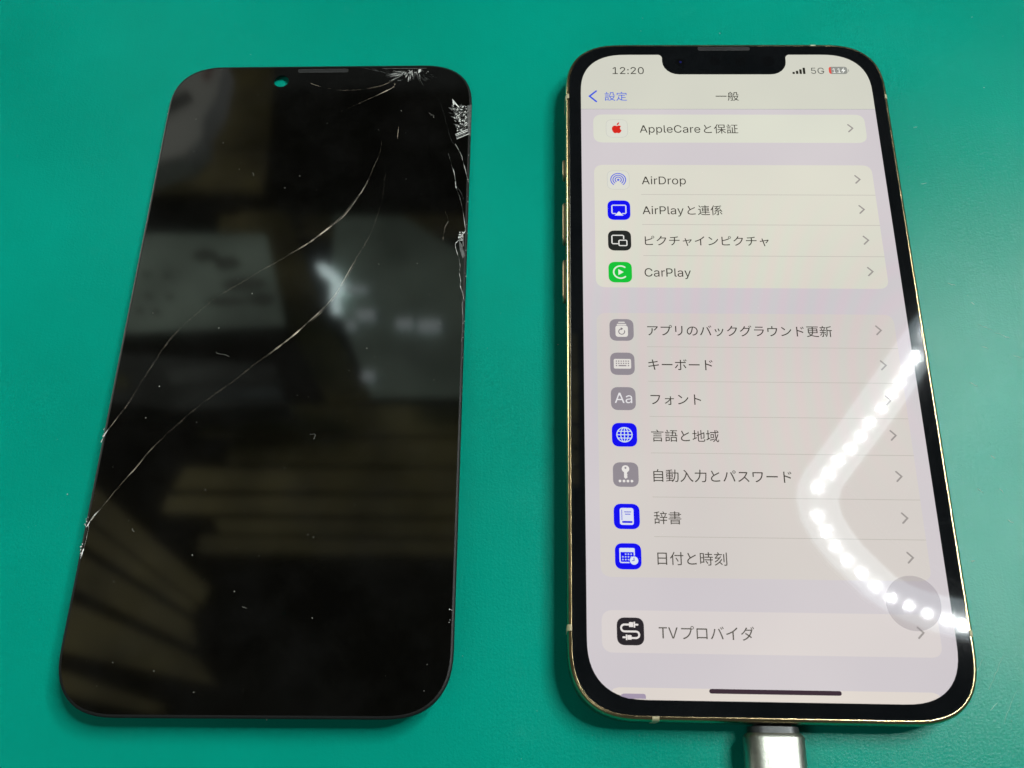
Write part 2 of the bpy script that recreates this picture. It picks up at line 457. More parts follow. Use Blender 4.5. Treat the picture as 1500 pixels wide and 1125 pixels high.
# ---- status bar and title bar
GLYPHS = {
    'time': [[0, 0, 0, 16, 92, 16, 92, 0], [58, 148, 58, 0, 40, 0, 40, 131, 39, 131, 3, 104, 3, 124, 36, 148], [129, 0, 129, 14, 182, 71, 192, 82, 197, 89, 201, 95, 202, 100, 203, 107, 203, 112, 202, 117, 200, 122, 197, 126, 193, 129, 186, 132, 181, 134, 175, 134, 169, 133, 164, 132, 159, 130, 155, 126, 151, 122, 149, 117, 148, 112, 147, 106, 129, 106, 130, 115, 132, 121, 134, 126, 139, 134, 145, 140, 152, 145, 160, 148, 169, 150, 179, 150, 188, 149, 197, 146, 202, 143, 208, 138, 214, 132, 218, 125, 220, 120, 221, 111, 221, 102, 219, 95, 214, 84, 204, 70, 191, 56, 155, 18, 155, 17, 224, 17, 224, 0], [270, -1, 265, 0, 261, 3, 258, 7, 257, 12, 258, 17, 261, 21, 265, 24, 270, 25, 275, 24, 279, 21, 282, 17, 283, 12, 282, 7, 279, 3, 275, 0], [270, 79, 265, 80, 261, 83, 258, 87, 257, 92, 258, 97, 261, 102, 265, 105, 270, 106, 275, 105, 279, 102, 282, 97, 283, 92, 282, 87, 279, 83, 275, 80], [316, 0, 316, 14, 369, 71, 379, 82, 384, 89, 387, 95, 389, 100, 390, 107, 390, 112, 389, 117, 387, 122, 383, 126, 380, 129, 373, 132, 368, 134, 362, 134, 356, 133, 350, 132, 346, 130, 342, 126, 338, 122, 336, 117, 334, 112, 334, 106, 316, 106, 317, 115, 318, 121, 321, 126, 325, 134, 331, 140, 339, 145, 347, 148, 356, 150, 366, 150, 375, 149, 383, 146, 389, 143, 395, 138, 401, 132, 405, 125, 407, 120, 408, 111, 408, 102, 406, 95, 401, 84, 391, 70, 378, 56, 341, 18, 341, 17, 410, 17, 410, 0], [495, -2, 483, -1, 473, 3, 464, 9, 457, 18, 451, 29, 446, 42, 444, 57, 443, 74, 444, 91, 446, 106, 451, 119, 457, 130, 464, 139, 473, 145, 483, 149, 495, 150, 507, 149, 517, 145, 526, 139, 533, 130, 539, 119, 544, 106, 546, 91, 547, 74, 546, 57, 544, 42, 539, 29, 534, 18, 526, 9, 517, 3, 507, -1], [495, 14, 503, 15, 510, 18, 515, 23, 520, 30, 524, 39, 527, 49, 529, 61, 529, 74, 529, 88, 527, 99, 524, 110, 520, 118, 515, 125, 510, 130, 503, 133, 495, 134, 487, 133, 481, 130, 475, 125, 470, 118, 466, 110, 463, 99, 461, 88, 461, 74, 461, 61, 463, 49, 466, 39, 470, 30, 475, 23, 481, 18, 487, 15]],
    'back': [[8, 110, 8, 98, 69, 98, 69, 110], [8, 83, 8, 71, 69, 71, 69, 83], [0, 137, 0, 124, 77, 124, 77, 137], [22, 166, 30, 152, 37, 139, 50, 146, 43, 159, 34, 172], [75, 81, 75, 67, 93, 67, 84, 64, 90, 51, 97, 39, 105, 28, 115, 18, 104, 12, 93, 6, 81, 1, 69, -2, 69, 56, 8, 56, 8, -14, 22, -14, 22, -4, 68, -4, 73, -10, 76, -16, 89, -12, 102, -6, 115, 1, 126, 8, 138, 1, 150, -6, 163, -12, 177, -16, 182, -9, 187, -2, 174, 2, 161, 6, 149, 12, 139, 18, 150, 31, 160, 44, 168, 60, 175, 78, 165, 82, 163, 81], [22, 43, 55, 43, 55, 9, 22, 9], [95, 164, 95, 136, 93, 125, 90, 119, 87, 113, 83, 108, 77, 102, 69, 98, 75, 92, 79, 86, 88, 92, 94, 98, 99, 105, 103, 112, 106, 120, 108, 127, 109, 134, 109, 150, 143, 150, 143, 112, 145, 103, 146, 100, 148, 98, 151, 97, 155, 96, 176, 96, 183, 97, 182, 110, 174, 109, 160, 109, 159, 109, 158, 111, 157, 164], [155, 67, 150, 56, 143, 45, 135, 36, 126, 28, 118, 36, 110, 46, 103, 56, 98, 67], [240, 77, 235, 51, 232, 39, 227, 28, 222, 18, 216, 9, 209, 0, 201, -7, 208, -12, 214, -17, 223, -7, 232, 4, 239, 16, 244, 29, 252, 17, 261, 8, 271, 0, 281, -5, 293, -9, 307, -11, 321, -13, 384, -13, 386, -5, 390, 2, 328, 2, 316, 3, 304, 5, 304, 46, 365, 46, 365, 48, 365, 60, 304, 60, 304, 94, 356, 94, 356, 109, 237, 109, 237, 94, 288, 94, 288, 9, 276, 15, 266, 23, 257, 34, 254, 41, 250, 49, 255, 75], [281, 169, 286, 158, 290, 148, 211, 148, 211, 104, 226, 104, 226, 134, 366, 134, 366, 104, 381, 104, 381, 148, 308, 148, 303, 160, 296, 173]],
    'title': [[0, 88, 0, 71, 187, 71, 187, 88], [240, 122, 248, 108, 254, 94, 264, 100, 258, 113, 250, 126], [240, 55, 248, 40, 255, 25, 265, 31, 259, 45, 251, 60], [204, 84, 204, 70, 219, 70, 218, 50, 215, 29, 211, 9, 204, -9, 210, -12, 215, -17, 220, -7, 223, 3, 228, 25, 231, 48, 233, 70, 272, 70, 272, 1, 271, 0, 270, -1, 246, 0, 249, -7, 251, -14, 271, -14, 277, -13, 283, -10, 286, -5, 286, 3, 286, 151, 255, 151, 263, 170, 247, 172, 241, 151, 219, 151, 219, 84], [233, 139, 272, 139, 272, 84, 233, 84], [308, 163, 308, 134, 306, 124, 303, 115, 301, 110, 297, 106, 293, 102, 299, 97, 304, 92, 309, 97, 313, 102, 319, 114, 321, 126, 322, 149, 354, 149, 354, 114, 355, 107, 357, 104, 359, 102, 362, 100, 365, 100, 385, 99, 392, 100, 391, 113, 383, 112, 371, 112, 369, 112, 369, 113, 368, 119, 368, 163], [365, 71, 361, 58, 355, 47, 349, 37, 341, 28, 333, 37, 326, 47, 320, 59, 315, 71], [297, 84, 297, 71, 307, 71, 301, 69, 307, 54, 317, 35, 326, 23, 331, 18, 322, 11, 312, 6, 302, 1, 290, -3, 295, -9, 299, -15, 311, -11, 322, -6, 332, 1, 341, 8, 350, 1, 359, -4, 370, -9, 380, -13, 385, -7, 391, -1, 380, 3, 370, 7, 361, 13, 352, 19, 362, 31, 370, 46, 377, 62, 382, 81, 373, 85]],
    'care': [[0, 0, 54, 148, 76, 148, 130, 0, 110, 0, 77, 93, 63, 139, 66, 139, 59, 115, 51, 88, 20, 0], [27, 41, 27, 58, 103, 58, 103, 41], [150, -42, 150, 111, 167, 111, 167, 93, 169, 93, 175, 101, 179, 105, 185, 109, 190, 111, 197, 112, 205, 112, 212, 111, 221, 108, 226, 105, 231, 101, 238, 94, 243, 85, 246, 75, 248, 63, 248, 47, 246, 35, 243, 25, 238, 16, 233, 11, 229, 7, 223, 3, 218, 0, 208, -2, 197, -2, 187, 0, 178, 6, 174, 10, 169, 17, 168, 17, 168, -42], [199, 14, 206, 14, 213, 17, 218, 21, 222, 26, 226, 32, 228, 39, 230, 47, 231, 55, 230, 64, 229, 71, 226, 78, 223, 84, 218, 89, 213, 93, 206, 95, 199, 96, 192, 95, 186, 93, 180, 90, 176, 85, 172, 79, 170, 72, 168, 64, 168, 55, 168, 46, 170, 38, 172, 31, 176, 25, 180, 20, 186, 17, 192, 14], [274, -42, 274, 111, 291, 111, 291, 93, 293, 93, 299, 101, 303, 105, 309, 109, 314, 111, 320, 112, 329, 112, 338, 110, 344, 108, 350, 105, 355, 101, 361, 94, 366, 85, 370, 75, 372, 63, 372, 47, 370, 35, 366, 25, 363, 19, 359, 13, 352, 7, 347, 3, 341, 0, 332, -2, 321, -2, 311, 0, 302, 6, 298, 10, 293, 17, 292, 17, 292, -42], [323, 14, 330, 14, 336, 17, 342, 21, 346, 26, 350, 32, 352, 39, 354, 47, 354, 55, 354, 64, 352, 71, 350, 78, 346, 84, 342, 89, 336, 93, 330, 95, 323, 96, 316, 95, 309, 93, 304, 90, 299, 85, 296, 79, 293, 72, 292, 64, 291, 55, 292, 46, 293, 38, 296, 31, 300, 25, 304, 20, 309, 17, 316, 14], [423, -1, 417, 0, 412, 1, 406, 4, 401, 10, 399, 14, 398, 19, 398, 148, 415, 148, 416, 24, 417, 19, 419, 16, 424, 15, 432, 16, 435, 1], [499, -2, 491, -2, 481, 0, 472, 5, 464, 11, 457, 19, 452, 28, 449, 39, 447, 50, 448, 63, 450, 74, 454, 84, 459, 93, 466, 101, 474, 106, 483, 110, 494, 112, 504, 112, 515, 109, 523, 105, 531, 99, 537, 92, 542, 82, 545, 70, 546, 60, 546, 49, 459, 49, 459, 64, 536, 64, 528, 59, 526, 72, 522, 82, 519, 87, 516, 90, 510, 94, 506, 95, 497, 96, 488, 95, 480, 91, 475, 87, 472, 84, 468, 77, 466, 68, 465, 62, 466, 46, 467, 38, 470, 31, 473, 25, 478, 20, 483, 17, 490, 15, 497, 14, 503, 14, 511, 15, 518, 19, 523, 24, 527, 31, 544, 26, 541, 20, 538, 15, 534, 10, 528, 6, 522, 2, 515, 0, 508, -2], [633, -2, 619, -1, 607, 3, 595, 10, 586, 18, 578, 29, 572, 43, 568, 57, 567, 74, 568, 91, 572, 106, 578, 119, 586, 130, 595, 139, 607, 145, 619, 149, 633, 150, 644, 149, 654, 147, 664, 143, 672, 137, 680, 130, 686, 122, 690, 112, 693, 102, 674, 102, 673, 107, 670, 114, 666, 119, 661, 124, 657, 127, 650, 130, 644, 132, 637, 133, 630, 133, 623, 132, 617, 130, 611, 128, 606, 124, 601, 120, 597, 115, 593, 109, 589, 99, 586, 87, 585, 69, 587, 57, 590, 46, 595, 36, 601, 28, 609, 22, 617, 18, 627, 16, 637, 16, 647, 17, 657, 22, 664, 28, 670, 36, 674, 47, 693, 47, 690, 36, 686, 26, 680, 18, 672, 11, 664, 5, 654, 1, 644, -1], [750, -2, 740, -2, 731, 1, 725, 5, 719, 11, 715, 19, 713, 26, 713, 36, 715, 44, 717, 48, 722, 53, 726, 56, 733, 59, 744, 62, 775, 67, 781, 68, 783, 71, 784, 73, 784, 80, 783, 84, 779, 90, 775, 93, 768, 96, 761, 96, 752, 95, 743, 92, 737, 87, 733, 80, 716, 85, 719, 92, 723, 98, 729, 102, 736, 107, 745, 110, 754, 112, 762, 112, 772, 111, 782, 108, 790, 103, 797, 95, 800, 87, 801, 82, 802, 73, 802, 0, 785, 0, 785, 15, 783, 15, 777, 7, 770, 2, 761, -1], [754, 13, 763, 14, 769, 16, 774, 19, 779, 24, 782, 29, 784, 35, 784, 55, 781, 54, 776, 52, 752, 49, 744, 47, 738, 44, 733, 40, 732, 36, 731, 31, 731, 25, 734, 21, 737, 18, 742, 15, 747, 14], [833, 0, 833, 111, 850, 111, 850, 94, 851, 94, 854, 99, 857, 103, 862, 107, 866, 109, 875, 112, 888, 112, 888, 94, 876, 95, 867, 93, 862, 91, 858, 88, 853, 81, 851, 76, 851, 71, 851, 0], [955, -2, 943, -1, 936, 0, 927, 5, 919, 11, 913, 19, 908, 28, 904, 39, 903, 50, 903, 63, 905, 74, 909, 84, 914, 93, 921, 101, 929, 106, 939, 110, 949, 112, 959, 112, 970, 109, 979, 105, 986, 99, 992, 92, 997, 82, 1000, 70, 1001, 60, 1001, 49, 915, 49, 915, 64, 991, 64, 983, 59, 982, 72, 978, 82, 975, 86, 971, 90, 966, 94, 962, 95, 953, 96, 943, 95, 936, 91, 931, 87, 928, 84, 924, 77, 921, 68, 921, 62, 921, 46, 923, 38, 925, 31, 929, 25, 933, 20, 939, 17, 945, 15, 952, 14, 958, 14, 967, 15, 973, 19, 979, 24, 982, 31, 999, 26, 997, 20, 993, 15, 989, 10, 984, 6, 978, 2, 971, 0, 963, -2], [1082, 159, 1066, 152, 1081, 118, 1095, 89, 1081, 77, 1075, 71, 1070, 65, 1066, 58, 1063, 51, 1061, 44, 1060, 36, 1061, 26, 1065, 17, 1071, 10, 1079, 4, 1088, 0, 1100, -3, 1112, -5, 1136, -6, 1162, -4, 1191, -1, 1191, 18, 1177, 15, 1152, 12, 1134, 11, 1114, 11, 1104, 13, 1096, 15, 1089, 18, 1084, 22, 1080, 27, 1078, 32, 1077, 38, 1078, 44, 1079, 49, 1082, 55, 1085, 60, 1095, 70, 1107, 79, 1124, 89, 1185, 122, 1176, 136, 1164, 128, 1131, 111, 1109, 98, 1095, 126], [1315, 148, 1391, 148, 1391, 111, 1315, 111], [1301, 162, 1301, 97, 1345, 97, 1345, 71, 1286, 71, 1286, 57, 1336, 57, 1324, 41, 1311, 27, 1295, 14, 1280, 5, 1285, -1, 1290, -7, 1298, -3, 1313, 9, 1327, 23, 1339, 39, 1345, 47, 1345, -16, 1360, -16, 1360, 48, 1372, 31, 1384, 16, 1398, 3, 1412, -8, 1418, -1, 1423, 4, 1408, 14, 1394, 27, 1381, 41, 1370, 57, 1418, 57, 1418, 71, 1360, 71, 1360, 97, 1407, 97, 1407, 162], [1280, 171, 1269, 148, 1257, 126, 1243, 107, 1228, 90, 1236, 75, 1248, 87, 1258, 101, 1258, -16, 1273, -16, 1273, 124, 1284, 145, 1294, 166], [1445, 110, 1445, 98, 1502, 98, 1502, 110], [1443, 81, 1443, 69, 1503, 69, 1503, 81], [1523, 110, 1523, 6, 1509, 6, 1509, -9, 1624, -9, 1624, 6, 1577, 6, 1577, 74, 1618, 74, 1618, 89, 1577, 89, 1577, 145, 1620, 145, 1620, 159, 1515, 159, 1515, 145, 1562, 145, 1562, 6, 1538, 6, 1538, 110], [1457, 167, 1464, 153, 1468, 139, 1481, 144, 1476, 158, 1469, 172], [1435, 139, 1435, 126, 1509, 126, 1509, 139], [1444, 53, 1444, -16, 1458, -16, 1458, -7, 1503, -7, 1503, 53], [1458, 40, 1489, 40, 1489, 6, 1458, 6]],
    'drop': [[0, 0, 54, 148, 76, 148, 130, 0, 110, 0, 77, 93, 63, 139, 66, 139, 59, 115, 51, 88, 20, 0], [27, 41, 27, 58, 103, 58, 103, 41], [150, 0, 150, 111, 168, 111, 168, 0], [159, 129, 155, 130, 151, 133, 148, 136, 147, 141, 148, 145, 151, 149, 155, 152, 159, 153, 164, 152, 168, 149, 171, 145, 172, 141, 171, 136, 168, 133, 164, 130], [199, 0, 199, 111, 216, 111, 216, 94, 217, 94, 219, 98, 223, 103, 228, 107, 232, 109, 241, 112, 254, 112, 254, 94, 242, 95, 233, 93, 228, 91, 224, 88, 219, 81, 217, 76, 217, 71, 217, 0], [323, 0, 287, 0, 287, 17, 322, 17, 334, 18, 342, 19, 349, 22, 355, 25, 360, 30, 364, 35, 368, 40, 371, 47, 374, 58, 375, 66, 375, 79, 373, 95, 370, 105, 364, 114, 358, 121, 352, 125, 343, 129, 332, 131, 286, 132, 286, 148, 325, 148, 335, 148, 345, 146, 358, 142, 369, 135, 378, 125, 385, 114, 390, 101, 392, 91, 393, 80, 393, 69, 392, 58, 389, 43, 385, 35, 381, 27, 375, 20, 369, 14, 357, 7, 344, 2, 334, 1], [295, 148, 295, 0, 276, 0, 276, 148], [421, 0, 421, 111, 438, 111, 438, 94, 439, 94, 442, 99, 445, 103, 450, 107, 454, 109, 463, 112, 476, 112, 476, 94, 464, 95, 455, 93, 450, 91, 446, 88, 441, 81, 439, 76, 439, 71, 439, 0], [541, -2, 531, -1, 521, 2, 512, 7, 505, 13, 499, 22, 494, 31, 492, 42, 491, 55, 492, 67, 494, 78, 499, 88, 505, 96, 512, 103, 521, 108, 531, 111, 541, 112, 552, 111, 562, 108, 571, 103, 578, 96, 584, 88, 588, 78, 591, 67, 592, 55, 591, 42, 588, 31, 584, 22, 578, 13, 571, 7, 562, 2, 552, -1], [541, 14, 547, 14, 554, 16, 560, 19, 565, 24, 568, 30, 571, 37, 573, 44, 574, 55, 573, 65, 571, 73, 568, 80, 565, 86, 560, 90, 554, 94, 549, 95, 541, 96, 534, 95, 529, 94, 523, 90, 518, 86, 515, 80, 512, 73, 509, 63, 509, 55, 509, 47, 512, 37, 515, 30, 518, 24, 523, 19, 529, 16, 534, 14], [617, -42, 617, 111, 635, 111, 635, 93, 636, 93, 642, 101, 646, 105, 652, 109, 657, 111, 664, 112, 672, 112, 682, 110, 688, 108, 693, 105, 698, 101, 705, 94, 710, 85, 713, 75, 715, 63, 715, 47, 713, 35, 710, 25, 707, 19, 703, 13, 696, 7, 691, 3, 685, 0, 676, -2, 664, -2, 654, 0, 645, 6, 641, 10, 636, 17, 635, 17, 635, -42], [666, 14, 673, 14, 680, 17, 685, 21, 690, 26, 693, 32, 696, 39, 697, 47, 698, 55, 697, 64, 696, 71, 693, 78, 690, 84, 685, 89, 680, 93, 673, 95, 666, 96, 659, 95, 653, 93, 647, 90, 643, 85, 639, 79, 637, 72, 635, 64, 635, 55, 635, 46, 637, 38, 639, 31, 643, 25, 647, 20, 653, 17, 659, 14]],
    'play': [[0, 0, 54, 148, 76, 148, 130, 0, 110, 0, 77, 93, 63, 139, 66, 139, 59, 115, 51, 88, 20, 0], [27, 41, 27, 58, 103, 58, 103, 41], [150, 0, 150, 111, 168, 111, 168, 0], [159, 129, 155, 130, 151, 133, 148, 136, 147, 141, 148, 145, 151, 149, 155, 152, 159, 153, 164, 152, 168, 149, 171, 145, 172, 141, 171, 136, 168, 133, 164, 130], [199, 0, 199, 111, 216, 111, 216, 94, 217, 94, 219, 98, 223, 103, 228, 107, 232, 109, 241, 112, 254, 112, 254, 94, 242, 95, 233, 93, 228, 91, 224, 88, 219, 81, 217, 76, 217, 71, 217, 0], [276, 0, 276, 148, 336, 148, 347, 146, 356, 142, 361, 139, 366, 135, 369, 130, 374, 123, 376, 117, 378, 108, 378, 98, 377, 92, 375, 83, 373, 77, 369, 72, 366, 68, 359, 62, 353, 59, 347, 57, 340, 55, 328, 54, 295, 54, 295, 0], [295, 71, 332, 71, 342, 73, 349, 77, 353, 81, 355, 84, 358, 89, 359, 95, 359, 101, 359, 108, 358, 113, 355, 119, 352, 123, 347, 127, 342, 130, 337, 131, 329, 132, 295, 132], [429, -1, 423, 0, 418, 1, 412, 4, 407, 10, 405, 14, 404, 19, 404, 148, 422, 148, 422, 24, 423, 19, 426, 16, 430, 15, 438, 16, 441, 1], [490, -2, 480, -2, 471, 1, 465, 5, 459, 11, 455, 19, 453, 26, 453, 36, 455, 44, 457, 48, 462, 53, 466, 56, 473, 59, 484, 62, 515, 67, 521, 68, 523, 70, 524, 73, 524, 80, 523, 84, 519, 90, 515, 93, 508, 96, 501, 96, 492, 95, 483, 92, 477, 87, 473, 80, 456, 85, 459, 92, 463, 98, 468, 102, 476, 107, 485, 110, 494, 112, 502, 112, 512, 111, 522, 108, 530, 103, 537, 95, 540, 87, 542, 79, 542, 73, 542, 0, 524, 0, 524, 15, 523, 15, 517, 7, 510, 2, 501, -1], [493, 13, 503, 14, 508, 16, 513, 19, 519, 24, 521, 29, 524, 35, 524, 55, 521, 54, 516, 52, 492, 49, 484, 47, 478, 44, 473, 40, 471, 36, 470, 31, 471, 25, 473, 21, 477, 18, 482, 15, 487, 14], [571, -40, 575, -25, 582, -26, 586, -26, 591, -25, 593, -23, 597, -19, 599, -15, 605, 0, 562, 111, 582, 111, 607, 40, 617, 6, 611, 6, 621, 40, 646, 111, 665, 111, 617, -17, 612, -27, 605, -35, 601, -38, 595, -41, 589, -42, 583, -42, 577, -42], [746, 159, 730, 152, 745, 118, 760, 89, 745, 77, 739, 71, 734, 65, 730, 58, 727, 51, 725, 44, 724, 36, 726, 26, 729, 17, 735, 10, 743, 4, 753, 0, 764, -3, 777, -5, 800, -6, 827, -4, 855, -1, 855, 18, 841, 15, 816, 12, 798, 11, 778, 11, 769, 13, 760, 15, 753, 18, 748, 22, 744, 27, 742, 32, 741, 38, 742, 44, 744, 49, 746, 55, 750, 60, 759, 70, 772, 79, 788, 89, 850, 122, 841, 136, 828, 128, 796, 111, 774, 98, 760, 126], [904, 162, 920, 142, 933, 124, 945, 133, 932, 150, 916, 169], [959, 126, 959, 60, 1005, 60, 1005, 45, 946, 45, 946, 32, 1005, 32, 1005, 9, 1019, 9, 1019, 32, 1080, 32, 1080, 45, 1019, 45, 1019, 60, 1067, 60, 1067, 126, 1019, 126, 1019, 140, 1077, 140, 1077, 153, 1019, 153, 1019, 171, 1005, 171, 1005, 153, 949, 153, 949, 140, 1005, 140, 1005, 126], [973, 88, 1005, 88, 1005, 71, 973, 71], [1019, 88, 1052, 88, 1052, 71, 1019, 71], [973, 115, 1005, 115, 1005, 99, 973, 99], [1019, 115, 1052, 115, 1052, 99, 1019, 99], [938, 102, 897, 102, 897, 88, 923, 88, 923, 24, 917, 21, 909, 15, 901, 7, 893, -2, 904, -16, 914, -2, 920, 6, 926, 10, 928, 11, 932, 10, 945, 0, 953, -5, 959, -8, 973, -12, 988, -13, 1007, -14, 1047, -13, 1082, -11, 1084, -3, 1086, 5, 1059, 3, 1028, 1, 998, 1, 983, 2, 969, 4, 957, 8, 949, 12, 938, 21], [1242, 40, 1260, 19, 1267, 8, 1272, -2, 1285, 5, 1280, 15, 1272, 25, 1254, 47], [1177, 44, 1171, 34, 1164, 22, 1156, 12, 1147, 3, 1158, -5, 1167, 5, 1176, 16, 1184, 28, 1191, 40], [1243, 93, 1256, 76, 1192, 70, 1210, 82, 1227, 96, 1244, 111, 1261, 126, 1247, 134, 1226, 114, 1189, 112, 1204, 127, 1218, 143, 1249, 148, 1276, 154, 1266, 166, 1243, 161, 1216, 157, 1157, 151, 1159, 145, 1161, 138, 1198, 141, 1188, 128, 1175, 115, 1169, 110, 1163, 108, 1168, 95, 1179, 97, 1211, 101, 1192, 86, 1173, 72, 1164, 67, 1157, 65, 1163, 52, 1175, 54, 1211, 59, 1211, 1, 1210, 0, 1206, 0, 1188, 0, 1191, -8, 1193, -15, 1206, -15, 1215, -14, 1221, -11, 1225, -7, 1226, -3, 1226, 3, 1226, 60, 1263, 64, 1272, 47, 1286, 53, 1280, 63, 1273, 75, 1256, 99], [1143, 170, 1134, 147, 1123, 125, 1111, 105, 1097, 88, 1102, 80, 1106, 73, 1116, 85, 1125, 98, 1125, -16, 1140, -16, 1140, 125, 1149, 145, 1157, 166]],
    'pip': [[117, 142, 118, 148, 121, 152, 125, 155, 130, 156, 136, 155, 140, 152, 143, 148, 144, 142, 143, 137, 140, 133, 136, 130, 130, 129, 125, 130, 121, 133, 118, 137], [107, 142, 108, 138, 109, 133, 111, 130, 114, 126, 118, 123, 121, 121, 126, 120, 130, 120, 135, 120, 139, 121, 143, 123, 146, 126, 149, 130, 151, 133, 153, 138, 153, 142, 153, 147, 151, 151, 149, 155, 146, 158, 143, 161, 139, 163, 135, 165, 130, 165, 126, 165, 121, 163, 118, 161, 114, 158, 111, 155, 109, 151, 108, 147], [19, 153, 0, 153, 1, 136, 1, 24, 2, 19, 3, 14, 5, 9, 8, 6, 11, 3, 15, 1, 26, -2, 36, -4, 58, -4, 86, -4, 113, -2, 129, 0, 129, 19, 114, 16, 96, 14, 77, 12, 55, 12, 41, 13, 32, 14, 23, 17, 20, 20, 18, 25, 18, 29, 18, 74, 49, 82, 72, 89, 92, 97, 121, 108, 113, 124, 98, 116, 78, 108, 47, 98, 18, 90, 18, 139], [276, 159, 257, 165, 253, 154, 246, 141, 235, 124, 228, 115, 220, 106, 210, 97, 199, 88, 186, 80, 200, 69, 216, 81, 230, 93, 242, 106, 252, 119, 321, 119, 316, 104, 313, 96, 305, 79, 294, 63, 281, 48, 264, 33, 255, 26, 244, 20, 233, 14, 220, 9, 207, 4, 222, -9, 235, -3, 248, 2, 259, 9, 270, 16, 279, 23, 296, 38, 309, 55, 321, 73, 330, 91, 334, 100, 340, 119, 344, 128, 330, 136, 326, 135, 319, 134, 261, 134], [388, 93, 388, 76, 404, 77, 467, 77, 465, 64, 462, 52, 458, 41, 452, 32, 445, 23, 437, 16, 427, 9, 415, 3, 431, -8, 444, 0, 454, 8, 463, 18, 470, 28, 475, 39, 479, 51, 482, 63, 484, 77, 542, 77, 556, 76, 556, 93, 542, 92, 484, 92, 484, 132, 511, 136, 536, 143, 525, 157, 515, 153, 502, 150, 472, 145, 436, 142, 404, 142, 408, 127, 444, 128, 467, 130, 467, 92, 404, 92], [750, 97, 740, 104, 729, 101, 662, 88, 655, 112, 653, 125, 635, 121, 639, 112, 647, 85, 617, 80, 605, 78, 609, 63, 650, 71, 671, -5, 674, -18, 691, -14, 685, 5, 666, 74, 728, 86, 721, 76, 712, 65, 702, 54, 693, 44, 707, 37, 718, 50, 731, 66, 742, 82], [796, 74, 804, 58, 825, 65, 845, 73, 864, 82, 881, 91, 881, 12, 880, -6, 900, -6, 899, 13, 899, 102, 914, 112, 929, 123, 942, 135, 954, 147, 940, 160, 929, 147, 908, 128, 893, 117, 876, 106, 856, 96, 833, 86, 809, 77], [1028, 150, 1017, 137, 1044, 116, 1067, 94, 1080, 107, 1055, 129], [1011, 13, 1022, -4, 1034, -1, 1056, 6, 1076, 14, 1094, 23, 1113, 35, 1124, 44, 1142, 62, 1158, 81, 1170, 100, 1161, 118, 1149, 98, 1134, 78, 1125, 68, 1115, 59, 1104, 50, 1085, 38, 1067, 29, 1058, 25, 1036, 18], [1341, 142, 1342, 148, 1345, 152, 1349, 155, 1354, 156, 1360, 155, 1364, 152, 1367, 148, 1368, 142, 1367, 137, 1364, 133, 1360, 130, 1354, 129, 1349, 130, 1345, 133, 1342, 137], [1331, 142, 1332, 138, 1333, 133, 1335, 130, 1338, 126, 1342, 123, 1345, 121, 1350, 120, 1354, 120, 1359, 120, 1363, 121, 1367, 123, 1370, 126, 1373, 130, 1375, 133, 1377, 138, 1377, 142, 1377, 147, 1375, 151, 1373, 155, 1370, 158, 1367, 161, 1363, 163, 1359, 165, 1354, 165, 1350, 165, 1345, 163, 1342, 161, 1338, 158, 1335, 155, 1333, 151, 1332, 147], [1243, 153, 1224, 153, 1225, 136, 1225, 24, 1226, 19, 1227, 14, 1229, 9, 1232, 6, 1235, 3, 1239, 1, 1250, -2, 1260, -4, 1282, -4, 1310, -4, 1337, -2, 1353, 0, 1353, 19, 1338, 16, 1320, 14, 1301, 12, 1279, 12, 1265, 13, 1256, 14, 1247, 17, 1244, 20, 1242, 25, 1242, 29, 1242, 74, 1273, 82, 1296, 89, 1316, 97, 1345, 108, 1337, 124, 1322, 116, 1302, 108, 1271, 98, 1242, 90, 1242, 139], [1500, 159, 1481, 165, 1477, 154, 1470, 141, 1459, 124, 1452, 115, 1444, 106, 1434, 97, 1423, 88, 1410, 80, 1424, 69, 1440, 81, 1454, 93, 1466, 106, 1476, 119, 1545, 119, 1540, 104, 1537, 96, 1529, 79, 1518, 63, 1505, 48, 1488, 33, 1479, 26, 1468, 20, 1457, 14, 1444, 9, 1431, 4, 1446, -9, 1459, -3, 1472, 2, 1483, 9, 1494, 16, 1503, 23, 1520, 38, 1533, 55, 1545, 73, 1554, 91, 1558, 100, 1564, 119, 1568, 128, 1554, 136, 1550, 135, 1543, 134, 1485, 134], [1612, 93, 1612, 76, 1628, 77, 1691, 77, 1689, 64, 1686, 52, 1682, 41, 1676, 32, 1669, 23, 1661, 16, 1651, 9, 1639, 3, 1655, -8, 1668, 0, 1678, 8, 1687, 18, 1694, 28, 1699, 39, 1703, 51, 1706, 63, 1708, 77, 1766, 77, 1780, 76, 1780, 93, 1766, 92, 1708, 92, 1708, 132, 1735, 136, 1760, 143, 1749, 157, 1739, 153, 1726, 150, 1696, 145, 1660, 142, 1628, 142, 1632, 127, 1668, 128, 1691, 130, 1691, 92, 1628, 92], [1974, 97, 1964, 104, 1953, 101, 1886, 88, 1879, 112, 1877, 125, 1859, 121, 1863, 112, 1871, 85, 1841, 80, 1829, 78, 1833, 63, 1874, 71, 1895, -5, 1898, -18, 1915, -14, 1909, 5, 1890, 74, 1952, 86, 1945, 76, 1936, 65, 1926, 54, 1917, 44, 1931, 37, 1942, 50, 1955, 66, 1966, 82]],
